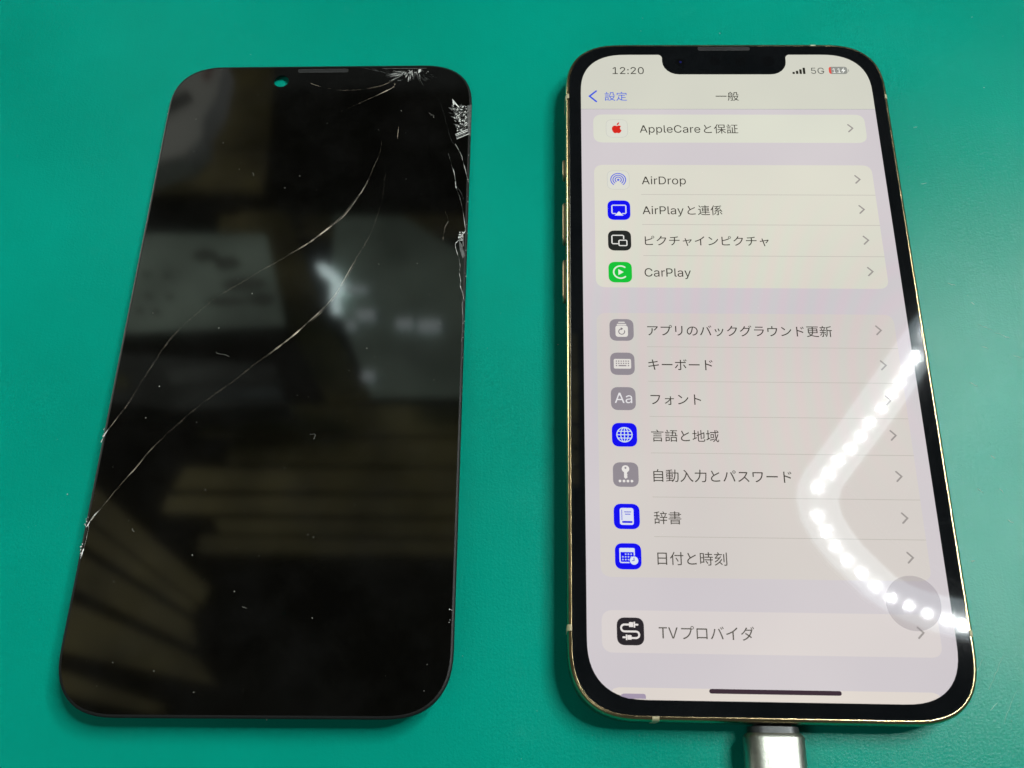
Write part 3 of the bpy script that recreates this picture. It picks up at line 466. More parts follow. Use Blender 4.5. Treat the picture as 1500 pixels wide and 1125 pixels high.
    'car': [[66, -2, 52, -1, 40, 3, 28, 10, 18, 18, 11, 29, 5, 43, 1, 57, 0, 74, 1, 91, 5, 106, 11, 119, 18, 130, 28, 139, 40, 145, 52, 149, 66, 150, 77, 149, 87, 147, 97, 143, 105, 137, 113, 130, 119, 122, 123, 112, 126, 102, 107, 102, 105, 107, 102, 114, 98, 119, 94, 124, 89, 127, 83, 130, 77, 132, 70, 133, 63, 133, 56, 132, 50, 130, 44, 128, 39, 124, 34, 120, 30, 115, 26, 109, 22, 99, 19, 87, 18, 69, 20, 57, 23, 46, 28, 36, 34, 28, 42, 22, 50, 18, 59, 16, 70, 16, 80, 17, 89, 22, 97, 28, 103, 36, 107, 47, 126, 47, 123, 36, 119, 26, 113, 18, 105, 11, 97, 5, 87, 1, 77, -1], [183, -2, 173, -2, 164, 1, 158, 5, 152, 11, 148, 19, 146, 26, 146, 36, 148, 44, 150, 48, 155, 53, 159, 56, 166, 59, 177, 62, 208, 67, 214, 68, 216, 71, 217, 73, 217, 80, 216, 84, 212, 90, 208, 93, 201, 96, 194, 96, 185, 95, 176, 92, 170, 87, 166, 80, 149, 85, 152, 92, 156, 98, 161, 102, 169, 107, 178, 110, 187, 112, 195, 112, 205, 111, 215, 108, 223, 103, 230, 95, 233, 87, 235, 79, 235, 73, 235, 0, 217, 0, 217, 15, 216, 15, 210, 7, 203, 2, 194, -1], [186, 13, 196, 14, 201, 16, 206, 19, 212, 24, 214, 29, 217, 35, 217, 55, 214, 54, 209, 52, 185, 49, 177, 47, 171, 44, 166, 40, 164, 35, 163, 31, 164, 25, 166, 21, 170, 18, 175, 15, 180, 14], [266, 0, 266, 111, 283, 111, 283, 94, 284, 94, 286, 98, 289, 103, 295, 107, 299, 109, 307, 112, 321, 112, 321, 94, 309, 95, 300, 93, 295, 91, 291, 88, 286, 81, 284, 76, 283, 71, 283, 0], [343, 0, 343, 148, 402, 148, 413, 146, 423, 142, 428, 139, 432, 135, 436, 130, 441, 123, 443, 117, 445, 108, 445, 98, 444, 92, 443, 86, 439, 77, 436, 72, 432, 68, 425, 62, 420, 59, 413, 57, 406, 55, 394, 54, 362, 54, 362, 0], [362, 71, 399, 71, 408, 73, 416, 77, 419, 79, 422, 84, 424, 89, 426, 95, 426, 101, 426, 108, 424, 113, 422, 119, 419, 123, 414, 127, 408, 130, 404, 131, 396, 132, 362, 132], [496, -1, 490, 0, 485, 1, 479, 4, 474, 10, 472, 14, 471, 19, 471, 148, 488, 148, 489, 24, 490, 19, 492, 16, 497, 15, 505, 16, 508, 1], [557, -2, 547, -2, 538, 1, 532, 5, 526, 11, 521, 19, 520, 26, 520, 36, 521, 44, 524, 48, 529, 53, 533, 56, 540, 59, 551, 62, 582, 67, 588, 68, 590, 71, 591, 73, 590, 80, 589, 84, 586, 90, 582, 93, 575, 96, 567, 96, 559, 95, 550, 92, 544, 87, 540, 80, 522, 85, 526, 92, 530, 98, 535, 102, 543, 107, 551, 110, 560, 112, 569, 112, 578, 111, 589, 108, 597, 103, 603, 95, 607, 87, 608, 79, 609, 73, 609, 0, 591, 0, 591, 15, 590, 15, 584, 7, 576, 2, 568, -1], [560, 13, 569, 14, 575, 16, 580, 19, 585, 24, 588, 29, 590, 35, 591, 55, 588, 54, 582, 52, 558, 49, 551, 47, 545, 44, 540, 40, 538, 36, 537, 31, 538, 25, 540, 21, 544, 18, 548, 15, 554, 14], [638, -40, 642, -25, 648, -26, 653, -26, 657, -25, 660, -23, 664, -19, 666, -15, 671, 0, 629, 111, 649, 111, 674, 40, 684, 6, 677, 6, 687, 40, 713, 111, 732, 111, 683, -17, 679, -27, 672, -35, 668, -38, 661, -41, 656, -42, 650, -42, 644, -42]],
    'bg': [[165, 138, 155, 147, 141, 146, 24, 146, 0, 148, 0, 130, 21, 131, 140, 131, 133, 120, 122, 107, 109, 95, 95, 85, 109, 74, 117, 81, 133, 96, 146, 111], [84, 111, 65, 111, 66, 96, 65, 72, 63, 60, 60, 49, 55, 39, 49, 30, 41, 22, 25, 11, 12, 5, 27, -8, 44, 3, 57, 14, 67, 27, 75, 41, 79, 56, 82, 73, 83, 91], [343, 146, 344, 152, 347, 156, 351, 159, 357, 160, 362, 159, 366, 156, 369, 152, 370, 146, 369, 141, 366, 137, 362, 134, 357, 133, 351, 134, 347, 137, 344, 141], [334, 146, 335, 140, 226, 140, 206, 141, 206, 123, 226, 124, 330, 124, 327, 108, 324, 99, 318, 81, 309, 65, 297, 49, 289, 42, 281, 35, 272, 28, 262, 22, 251, 17, 238, 12, 224, 8, 238, -7, 251, -2, 264, 3, 275, 9, 285, 15, 295, 23, 303, 30, 318, 47, 324, 56, 329, 65, 334, 75, 341, 95, 347, 114, 349, 125, 357, 124, 361, 124, 366, 125, 370, 128, 376, 134, 378, 138, 379, 142, 380, 146, 379, 151, 378, 155, 376, 159, 370, 166, 366, 168, 361, 169, 357, 170, 352, 169, 348, 168, 344, 166, 338, 159, 336, 155, 334, 151], [541, 155, 522, 155, 523, 137, 523, 80, 520, 61, 518, 53, 515, 46, 511, 39, 506, 33, 501, 28, 490, 19, 478, 13, 471, 10, 457, 6, 471, -8, 489, -1, 502, 6, 508, 11, 514, 16, 524, 28, 529, 35, 533, 42, 535, 51, 538, 61, 539, 73, 540, 87], [447, 153, 428, 153, 429, 139, 429, 71, 428, 55, 447, 55, 446, 76, 446, 140], [684, 131, 681, 110, 675, 82, 669, 64, 661, 46, 657, 39, 653, 34, 649, 30, 646, 28, 642, 28, 638, 28, 635, 30, 631, 33, 628, 37, 625, 42, 623, 48, 621, 56, 621, 65, 622, 75, 625, 86, 631, 97, 638, 106, 647, 115, 658, 122, 670, 128], [701, 131, 713, 129, 724, 125, 734, 119, 741, 112, 747, 104, 752, 94, 755, 83, 756, 72, 754, 60, 751, 48, 746, 39, 739, 31, 732, 24, 723, 18, 713, 14, 702, 11, 686, 9, 696, -6, 713, -3, 728, 2, 741, 10, 752, 19, 761, 30, 767, 42, 771, 56, 772, 71, 771, 87, 767, 101, 760, 113, 751, 124, 740, 134, 726, 141, 711, 145, 694, 146, 676, 145, 659, 140, 644, 132, 631, 122, 620, 109, 612, 95, 607, 80, 605, 63, 606, 51, 608, 41, 612, 31, 616, 24, 622, 17, 628, 13, 634, 10, 641, 9, 648, 10, 655, 13, 661, 18, 667, 25, 673, 34, 679, 45, 684, 58, 691, 80, 696, 102], [947, 159, 936, 154, 945, 140, 953, 126, 964, 131, 956, 145], [969, 167, 959, 163, 968, 149, 976, 134, 987, 139, 979, 153], [835, 61, 829, 48, 822, 34, 813, 19, 804, 6, 821, -1, 830, 12, 838, 26, 848, 48, 858, 72, 865, 98, 874, 133, 855, 137, 852, 118, 848, 98, 842, 79], [936, 69, 949, 34, 959, -1, 977, 5, 966, 39, 953, 75, 938, 109, 923, 139, 906, 134, 914, 120, 921, 104], [1094, 118, 1079, 112, 1087, 90, 1095, 68, 1110, 73], [1167, 106, 1150, 112, 1146, 92, 1140, 74, 1132, 57, 1122, 42, 1115, 34, 1108, 27, 1091, 15, 1073, 5, 1055, -2, 1069, -15, 1086, -7, 1104, 3, 1120, 17, 1135, 33, 1145, 48, 1153, 63, 1160, 79], [1046, 107, 1031, 101, 1040, 80, 1049, 55, 1065, 61], [1309, 159, 1290, 165, 1286, 154, 1279, 141, 1268, 124, 1261, 115, 1253, 106, 1243, 97, 1232, 88, 1219, 80, 1233, 69, 1249, 81, 1263, 93, 1275, 106, 1285, 119, 1354, 119, 1349, 104, 1346, 96, 1338, 79, 1327, 63, 1314, 48, 1297, 33, 1288, 26, 1277, 20, 1266, 14, 1253, 9, 1240, 4, 1255, -9, 1268, -3, 1281, 2, 1292, 9, 1303, 16, 1312, 23, 1329, 38, 1342, 55, 1354, 73, 1363, 91, 1367, 100, 1373, 119, 1377, 128, 1363, 136, 1359, 135, 1352, 134, 1294, 134], [1559, 163, 1548, 159, 1557, 145, 1565, 130, 1576, 135, 1568, 150], [1582, 171, 1571, 167, 1580, 153, 1588, 139, 1598, 144, 1591, 157], [1504, 153, 1485, 160, 1482, 149, 1475, 136, 1464, 119, 1457, 110, 1448, 101, 1438, 92, 1427, 83, 1415, 74, 1429, 64, 1445, 76, 1459, 88, 1471, 101, 1481, 114, 1550, 114, 1548, 107, 1542, 91, 1533, 74, 1523, 58, 1510, 43, 1493, 28, 1484, 21, 1473, 15, 1462, 9, 1449, 4, 1436, -1, 1451, -14, 1464, -9, 1477, -3, 1488, 4, 1498, 11, 1508, 18, 1524, 33, 1538, 50, 1550, 68, 1559, 86, 1562, 95, 1569, 114, 1573, 123, 1559, 131, 1555, 130, 1548, 129, 1491, 129], [1654, 152, 1654, 135, 1670, 136, 1725, 136, 1771, 135, 1771, 152, 1753, 151, 1670, 151], [1786, 98, 1774, 105, 1770, 104, 1763, 104, 1654, 104, 1636, 105, 1636, 88, 1656, 89, 1764, 89, 1758, 71, 1752, 60, 1744, 49, 1733, 37, 1725, 31, 1708, 20, 1689, 12, 1668, 6, 1681, -8, 1700, -2, 1719, 7, 1728, 12, 1737, 19, 1745, 26, 1754, 34, 1764, 47, 1772, 62, 1779, 77, 1784, 93], [1991, 124, 1980, 131, 1975, 130, 1968, 129, 1920, 129, 1920, 151, 1921, 163, 1902, 163, 1903, 151, 1903, 129, 1853, 129, 1839, 130, 1839, 114, 1839, 77, 1839, 65, 1856, 65, 1856, 76, 1856, 114, 1970, 114, 1966, 92, 1961, 76, 1958, 69, 1950, 54, 1945, 47, 1939, 41, 1926, 29, 1911, 20, 1903, 16, 1890, 12, 1874, 8, 1887, -8, 1901, -3, 1913, 2, 1925, 8, 1936, 15, 1945, 23, 1954, 31, 1961, 40, 1968, 50, 1972, 58, 1979, 74, 1983, 90], [2061, 150, 2050, 137, 2077, 116, 2100, 94, 2113, 107, 2088, 129], [2044, 13, 2055, -4, 2067, -1, 2089, 6, 2109, 14, 2127, 23, 2146, 35, 2157, 44, 2175, 62, 2191, 81, 2203, 100, 2194, 118, 2182, 98, 2167, 78, 2158, 68, 2148, 59, 2137, 50, 2118, 38, 2100, 29, 2091, 25, 2069, 18], [2353, 147, 2342, 142, 2351, 127, 2360, 111, 2371, 116, 2365, 128], [2378, 157, 2366, 152, 2376, 137, 2385, 121, 2397, 127, 2387, 143], [2281, 15, 2280, -9, 2300, -9, 2298, 13, 2298, 82, 2317, 76, 2339, 68, 2360, 59, 2378, 50, 2385, 67, 2367, 76, 2344, 85, 2298, 101, 2298, 136, 2300, 155, 2280, 155, 2281, 136], [2474, 49, 2461, 43, 2467, 35, 2473, 27, 2480, 20, 2487, 14, 2477, 9, 2464, 5, 2450, 1, 2433, -3, 2438, -10, 2442, -17, 2460, -12, 2476, -7, 2490, -1, 2501, 6, 2512, 1, 2524, -4, 2537, -7, 2550, -10, 2580, -14, 2614, -16, 2617, -8, 2621, -1, 2588, 1, 2560, 3, 2535, 8, 2524, 11, 2513, 16, 2520, 24, 2526, 32, 2529, 41, 2532, 50, 2601, 50, 2601, 129, 2534, 129, 2534, 147, 2614, 147, 2614, 161, 2436, 161, 2436, 147, 2518, 147, 2518, 129, 2455, 129, 2455, 50, 2516, 50, 2514, 43, 2510, 36, 2505, 30, 2499, 23, 2492, 28, 2486, 34, 2480, 41], [2470, 84, 2518, 84, 2518, 63, 2470, 63], [2534, 63, 2534, 84, 2586, 84, 2586, 63], [2470, 116, 2518, 116, 2518, 96, 2470, 96], [2534, 116, 2586, 116, 2586, 96, 2534, 96], [2700, 43, 2710, 26, 2717, 10, 2728, 17, 2721, 32, 2711, 49], [2655, 48, 2651, 39, 2647, 30, 2641, 21, 2635, 14, 2646, 6, 2652, 14, 2658, 24, 2663, 34, 2667, 45], [2740, 152, 2740, 71, 2738, 49, 2734, 26, 2731, 15, 2727, 5, 2721, -5, 2727, -9, 2733, -14, 2739, -4, 2744, 8, 2748, 20, 2750, 32, 2752, 45, 2754, 70, 2754, 88, 2785, 88, 2785, -15, 2800, -15, 2800, 88, 2822, 88, 2822, 102, 2754, 102, 2754, 142, 2787, 148, 2802, 152, 2816, 156, 2804, 168, 2791, 163, 2775, 159], [2671, 169, 2680, 150, 2639, 150, 2639, 137, 2730, 137, 2730, 150, 2696, 150, 2685, 172], [2704, 136, 2699, 120, 2693, 103, 2636, 103, 2636, 90, 2678, 90, 2678, 69, 2637, 69, 2637, 56, 2678, 56, 2678, 2, 2677, 1, 2676, 1, 2660, 1, 2663, -6, 2665, -12, 2675, -12, 2682, -11, 2688, -9, 2691, -5, 2692, -1, 2692, 3, 2692, 56, 2730, 56, 2730, 69, 2692, 69, 2692, 90, 2733, 90, 2733, 103, 2707, 103, 2718, 133], [2653, 133, 2658, 118, 2661, 103, 2674, 107, 2671, 121, 2665, 136]],
    'kb': [[0, 56, 4, 38, 26, 43, 76, 51, 85, 5, 87, -9, 106, -6, 101, 13, 93, 54, 161, 64, 158, 82, 140, 78, 90, 69, 81, 110, 144, 120, 140, 137, 126, 133, 79, 125, 74, 147, 72, 161, 54, 158, 57, 148, 62, 123, 21, 117, 0, 115, 4, 96, 20, 100, 65, 107, 73, 66, 16, 57], [203, 88, 203, 68, 231, 69, 343, 69, 365, 68, 365, 88, 347, 87, 305, 87, 227, 87], [539, 161, 529, 157, 537, 143, 545, 129, 556, 134, 548, 148], [563, 167, 553, 162, 561, 149, 569, 135, 580, 140, 572, 154], [452, 75, 437, 82, 430, 68, 420, 54, 409, 40, 398, 28, 413, 19, 422, 30, 433, 45, 444, 60], [537, 82, 523, 74, 532, 63, 541, 48, 557, 20, 572, 28, 556, 56], [405, 123, 405, 106, 420, 106, 479, 106, 479, 21, 478, 11, 476, 8, 471, 7, 460, 7, 447, 9, 449, -7, 467, -9, 482, -9, 489, -6, 491, -5, 494, 0, 495, 8, 495, 106, 566, 106, 566, 123, 551, 122, 495, 122, 495, 144, 497, 157, 477, 157, 479, 145, 479, 122, 420, 122], [611, 88, 611, 68, 639, 69, 751, 69, 773, 68, 773, 88, 755, 87, 713, 87, 635, 87], [928, 147, 917, 142, 926, 127, 935, 111, 946, 116, 940, 128], [953, 157, 941, 152, 951, 137, 960, 121, 972, 127, 962, 143], [856, 15, 855, -9, 875, -9, 873, 13, 873, 82, 892, 76, 914, 68, 935, 59, 953, 50, 960, 67, 942, 76, 919, 85, 873, 101, 873, 136, 875, 155, 855, 155, 856, 136]],
    'font': [[146, 136, 133, 144, 124, 143, 20, 143, 0, 144, 0, 126, 20, 126, 124, 126, 121, 110, 118, 102, 112, 84, 103, 67, 91, 52, 83, 44, 75, 37, 66, 31, 56, 25, 45, 20, 32, 15, 18, 11, 32, -4, 45, 0, 58, 6, 69, 12, 79, 18, 89, 25, 97, 33, 112, 50, 118, 59, 123, 68, 132, 88, 138, 108, 144, 130], [209, 17, 221, 5, 231, 11, 242, 18, 262, 33, 279, 49, 292, 65, 292, 5, 290, 3, 287, 2, 262, 3, 263, -11, 293, -13, 296, -12, 301, -11, 305, -7, 307, -4, 308, 1, 307, 80, 338, 80, 349, 79, 349, 95, 337, 94, 306, 94, 306, 113, 307, 125, 294, 125, 289, 125, 291, 114, 292, 94, 228, 94, 215, 95, 215, 79, 228, 80, 285, 80, 279, 72, 272, 63, 254, 46, 232, 30, 221, 23], [424, 150, 413, 137, 440, 116, 463, 94, 476, 107, 451, 129], [407, 13, 418, -4, 430, -1, 452, 6, 472, 14, 490, 23, 509, 35, 520, 44, 538, 62, 554, 81, 566, 100, 556, 118, 545, 98, 530, 78, 521, 68, 511, 59, 500, 50, 481, 38, 463, 29, 454, 25, 432, 18], [651, 18, 649, -6, 669, -6, 668, 15, 668, 85, 708, 71, 729, 62, 748, 52, 755, 70, 736, 78, 713, 88, 668, 103, 668, 139, 669, 158, 649, 158, 651, 139]],
    'lang': [[30, 80, 30, 67, 153, 67, 153, 80], [30, 111, 30, 98, 153, 98, 153, 111], [28, 48, 28, -16, 43, -16, 43, -8, 140, -8, 140, -16, 155, -16, 155, 48], [43, 6, 43, 35, 140, 35, 140, 6], [73, 167, 83, 154, 92, 141, 0, 141, 0, 127, 183, 127, 183, 141, 101, 141, 108, 143, 100, 157, 88, 172], [210, 110, 210, 98, 270, 98, 270, 110], [210, 83, 210, 71, 270, 71, 270, 83], [202, 137, 202, 124, 277, 124, 277, 137], [225, 166, 233, 152, 240, 139, 253, 146, 246, 159, 237, 172], [210, 56, 210, -14, 224, -14, 224, -4, 271, -4, 271, 56], [224, 43, 258, 43, 258, 9, 224, 9], [286, 58, 286, -16, 301, -16, 301, -7, 362, -7, 362, -16, 377, -16, 377, 58], [301, 6, 301, 44, 362, 44, 362, 6], [285, 129, 285, 116, 309, 116, 302, 85, 275, 85, 275, 72, 389, 72, 389, 85, 370, 85, 370, 129, 326, 129, 330, 150, 385, 150, 385, 163, 280, 163, 280, 150, 314, 150, 311, 129], [355, 85, 317, 85, 324, 116, 355, 116], [460, 159, 444, 152, 459, 118, 473, 89, 459, 77, 453, 71, 447, 65, 443, 58, 440, 51, 439, 44, 438, 36, 439, 26, 443, 17, 449, 10, 457, 4, 466, 0, 478, -3, 490, -5, 514, -6, 540, -4, 569, -1, 569, 18, 555, 15, 530, 12, 512, 11, 492, 11, 482, 13, 474, 15, 467, 18, 462, 22, 458, 27, 456, 32, 455, 38, 455, 44, 457, 49, 460, 55, 463, 60, 473, 70, 485, 79, 502, 89, 563, 122, 554, 136, 542, 128, 509, 111, 487, 98, 473, 126], [689, 152, 689, 96, 666, 87, 672, 74, 689, 81, 689, 16, 689, 9, 690, 2, 692, -2, 695, -6, 699, -9, 704, -10, 711, -11, 769, -12, 776, -11, 782, -10, 787, -7, 790, -4, 793, 1, 795, 8, 798, 26, 791, 28, 784, 31, 782, 12, 780, 8, 778, 5, 776, 3, 768, 2, 719, 2, 711, 3, 706, 5, 705, 7, 703, 12, 703, 87, 731, 99, 731, 29, 745, 29, 745, 105, 774, 117, 773, 69, 772, 55, 771, 53, 768, 51, 752, 51, 754, 47, 756, 38, 771, 39, 779, 41, 783, 44, 785, 48, 787, 57, 788, 80, 788, 130, 789, 133, 778, 137, 772, 132, 745, 120, 745, 171, 731, 171, 731, 114, 703, 103, 703, 152], [608, 31, 614, 16, 677, 45, 673, 58, 650, 49, 650, 108, 674, 108, 674, 113, 674, 122, 650, 122, 650, 169, 636, 169, 636, 122, 610, 122, 610, 108, 636, 108, 636, 42], [865, 21, 869, 6, 939, 27, 937, 39], [890, 95, 916, 95, 916, 61, 890, 61], [878, 108, 878, 49, 929, 49, 929, 108], [812, 26, 818, 11, 873, 39, 869, 53, 850, 43, 850, 107, 868, 107, 868, 122, 850, 122, 850, 169, 835, 169, 835, 122, 814, 122, 814, 107, 835, 107, 835, 37], [981, 108, 972, 80, 967, 67, 961, 55, 958, 88, 955, 127, 999, 127, 999, 141, 988, 141, 997, 150, 986, 160, 972, 171, 963, 163, 976, 152, 987, 141, 955, 141, 955, 171, 953, 171, 940, 171, 940, 141, 872, 141, 872, 127, 941, 127, 944, 78, 947, 56, 950, 36, 941, 24, 931, 14, 920, 4, 908, -4, 919, -14, 929, -7, 938, 1, 954, 19, 959, 4, 962, -2, 965, -7, 969, -11, 973, -14, 977, -16, 981, -16, 986, -16, 990, -14, 993, -12, 995, -8, 999, 3, 1001, 20, 995, 23, 990, 28, 989, 9, 987, 2, 985, -1, 983, -2, 981, -1, 978, 1, 973, 8, 969, 19, 965, 34, 974, 50, 982, 67, 989, 85, 995, 105]],
    'key': [[16, 84, 125, 84, 125, 54, 16, 54], [16, 98, 16, 129, 125, 129, 125, 98], [16, 40, 125, 40, 125, 9, 16, 9], [60, 172, 56, 158, 52, 143, 0, 143, 0, -17, 16, -17, 16, -5, 125, -5, 125, -16, 141, -16, 141, 143, 67, 143, 78, 169], [305, 169, 304, 124, 280, 124, 280, 110, 304, 110, 302, 82, 300, 69, 297, 56, 294, 44, 290, 33, 285, 23, 279, 13, 279, 14, 238, 10, 238, 26, 278, 26, 278, 38, 238, 38, 238, 51, 278, 51, 278, 112, 238, 112, 238, 124, 282, 124, 282, 136, 238, 136, 238, 152, 259, 154, 278, 157, 270, 169, 252, 166, 229, 163, 182, 159, 185, 148, 224, 150, 224, 136, 180, 136, 180, 124, 224, 124, 224, 112, 186, 112, 186, 51, 224, 51, 224, 38, 185, 38, 185, 26, 224, 26, 224, 9, 180, 4, 182, -9, 268, 1, 259, -6, 265, -11, 270, -17, 283, -6, 293, 6, 301, 20, 307, 36, 312, 53, 315, 70, 317, 90, 318, 110, 347, 110, 346, 62, 344, 30, 341, 11, 340, 5, 337, 0, 332, -1, 308, -1, 311, -8, 312, -15, 329, -16, 342, -14, 347, -12, 351, -7, 354, -3, 355, 3, 359, 25, 361, 62, 362, 124, 319, 124, 320, 169], [198, 76, 224, 76, 224, 61, 198, 61], [238, 76, 265, 76, 265, 61, 238, 61], [198, 101, 224, 101, 224, 86, 198, 86], [238, 101, 265, 101, 265, 86, 238, 86], [435, 154, 445, 147, 453, 139, 461, 130, 468, 121, 462, 100, 456, 80, 448, 62, 438, 46, 427, 31, 414, 18, 400, 7, 383, -3, 397, -15, 412, -5, 426, 6, 438, 18, 449, 32, 458, 47, 467, 63, 474, 81, 480, 100, 504, 53, 513, 37, 523, 23, 534, 9, 548, -4, 564, -14, 567, -5, 572, 3, 549, 20, 532, 39, 519, 60, 496, 105, 482, 127, 466, 148, 445, 167], [663, 171, 663, 127, 596, 127, 596, 111, 662, 111, 660, 97, 657, 81, 652, 66, 645, 51, 636, 36, 624, 22, 609, 8, 590, -5, 596, -11, 602, -17, 622, -3, 638, 12, 651, 28, 661, 45, 668, 61, 673, 78, 676, 95, 678, 111, 748, 111, 743, 47, 739, 21, 737, 13, 734, 7, 730, 2, 725, 0, 710, 0, 690, 1, 694, -6, 695, -14, 725, -15, 733, -14, 738, -12, 744, -8, 749, -2, 752, 6, 754, 15, 756, 28, 760, 65, 764, 127, 679, 127, 679, 171], [846, 159, 830, 152, 845, 118, 859, 89, 845, 77, 839, 71, 833, 65, 829, 58, 826, 51, 825, 44, 824, 36, 825, 26, 829, 17, 835, 10, 843, 4, 852, 0, 864, -3, 876, -5, 900, -6, 926, -4, 955, -1, 955, 18, 941, 15, 916, 12, 898, 11, 878, 11, 868, 13, 860, 15, 853, 18, 848, 22, 844, 27, 842, 32, 841, 38, 841, 44, 843, 49, 846, 55, 849, 60, 859, 70, 871, 79, 888, 89, 949, 122, 940, 136, 928, 128, 895, 111, 873, 98, 859, 126], [1147, 142, 1148, 148, 1151, 152, 1155, 155, 1160, 156, 1165, 155, 1170, 152, 1173, 148, 1174, 142, 1173, 137, 1170, 133, 1165, 130, 1160, 129, 1155, 130, 1151, 133, 1148, 137], [1137, 142, 1138, 138, 1139, 133, 1141, 129, 1144, 126, 1147, 123, 1151, 121, 1156, 120, 1160, 119, 1165, 120, 1169, 121, 1176, 126, 1179, 129, 1181, 133, 1183, 138, 1183, 142, 1183, 147, 1181, 151, 1179, 155, 1176, 158, 1173, 161, 1169, 163, 1165, 165, 1160, 165, 1156, 165, 1151, 163, 1147, 161, 1144, 158, 1141, 155, 1139, 151, 1138, 147], [1031, 61, 1025, 48, 1018, 34, 1009, 19, 1000, 6, 1017, -1, 1026, 12, 1034, 26, 1044, 48, 1054, 72, 1061, 98, 1070, 133, 1051, 137, 1048, 118, 1044, 98, 1038, 79], [1132, 69, 1145, 34, 1155, -1, 1173, 5, 1162, 39, 1149, 75, 1134, 109, 1119, 139, 1102, 134, 1110, 120, 1117, 104], [1354, 136, 1344, 144, 1337, 143, 1328, 143, 1250, 143, 1229, 144, 1229, 125, 1250, 126, 1329, 126, 1324, 113, 1311, 90, 1301, 76, 1287, 61, 1268, 44, 1247, 28, 1235, 21, 1224, 15, 1211, 9, 1224, -4, 1247, 7, 1267, 22, 1287, 38, 1304, 55, 1320, 40, 1335, 25, 1349, 9, 1360, -6, 1374, 7, 1348, 36, 1331, 53, 1315, 68, 1325, 82, 1335, 98, 1343, 113, 1350, 130], [1574, 136, 1561, 144, 1548, 143, 1441, 143, 1422, 143, 1423, 126, 1423, 85, 1422, 73, 1440, 73, 1440, 85, 1440, 127, 1552, 127, 1549, 100, 1544, 82, 1537, 66, 1533, 59, 1526, 49, 1518, 41, 1510, 33, 1500, 26, 1490, 20, 1479, 15, 1468, 10, 1457, 7, 1471, -7, 1483, -3, 1495, 3, 1506, 9, 1516, 16, 1525, 24, 1534, 32, 1542, 41, 1548, 50, 1553, 59, 1561, 78, 1566, 98, 1571, 126], [1620, 88, 1620, 68, 1648, 69, 1760, 69, 1782, 68, 1782, 88, 1764, 87, 1722, 87, 1644, 87], [1937, 147, 1926, 142, 1935, 127, 1944, 111, 1955, 116, 1949, 128], [1962, 157, 1950, 152, 1960, 137, 1969, 121, 1981, 127, 1971, 143], [1865, 15, 1864, -9, 1884, -9, 1882, 13, 1882, 82, 1901, 76, 1923, 68, 1944, 59, 1962, 50, 1969, 67, 1951, 76, 1928, 85, 1882, 101, 1882, 136, 1884, 155, 1864, 155, 1865, 136]],
    'dict': [[98, 126, 105, 108, 109, 91, 123, 96, 118, 112, 110, 130], [0, 113, 0, 98, 35, 98, 35, 64, 8, 64, 8, -14, 21, -14, 21, 0, 63, 0, 63, -7, 77, -7, 77, 64, 50, 64, 50, 98, 82, 98, 82, 113, 50, 113, 50, 149, 66, 153, 81, 157, 70, 169, 55, 165, 38, 160, 0, 153, 3, 147, 4, 141, 35, 146, 35, 142, 35, 113], [21, 14, 21, 50, 63, 50, 63, 14], [158, 131, 152, 110, 144, 90, 82, 90, 82, 76, 127, 76, 127, 48, 85, 48, 85, 46, 85, 33, 127, 33, 127, -16, 142, -16, 142, 33, 184, 33, 184, 48, 142, 48, 142, 76, 188, 76, 188, 90, 158, 90, 173, 127], [120, 166, 128, 156, 133, 146, 87, 146, 87, 132, 184, 132, 184, 146, 141, 146, 147, 150, 140, 161, 131, 172], [248, 14, 349, 14, 349, 1, 248, 1], [248, 24, 248, 36, 349, 36, 349, 24], [234, 47, 234, -17, 248, -17, 248, -10, 349, -10, 349, -17, 365, -17, 365, 47], [207, 68, 207, 56, 389, 56, 389, 68, 305, 68, 305, 80, 375, 80, 375, 90, 305, 90, 305, 102, 364, 102, 364, 124, 389, 124, 389, 135, 364, 135, 364, 157, 305, 157, 305, 172, 290, 172, 290, 157, 229, 157, 229, 147, 290, 147, 290, 135, 208, 135, 208, 124, 290, 124, 290, 112, 227, 112, 227, 102, 290, 102, 290, 90, 221, 90, 221, 80, 290, 80, 290, 68], [305, 147, 349, 147, 349, 135, 305, 135], [305, 112, 305, 124, 349, 124, 349, 112]],
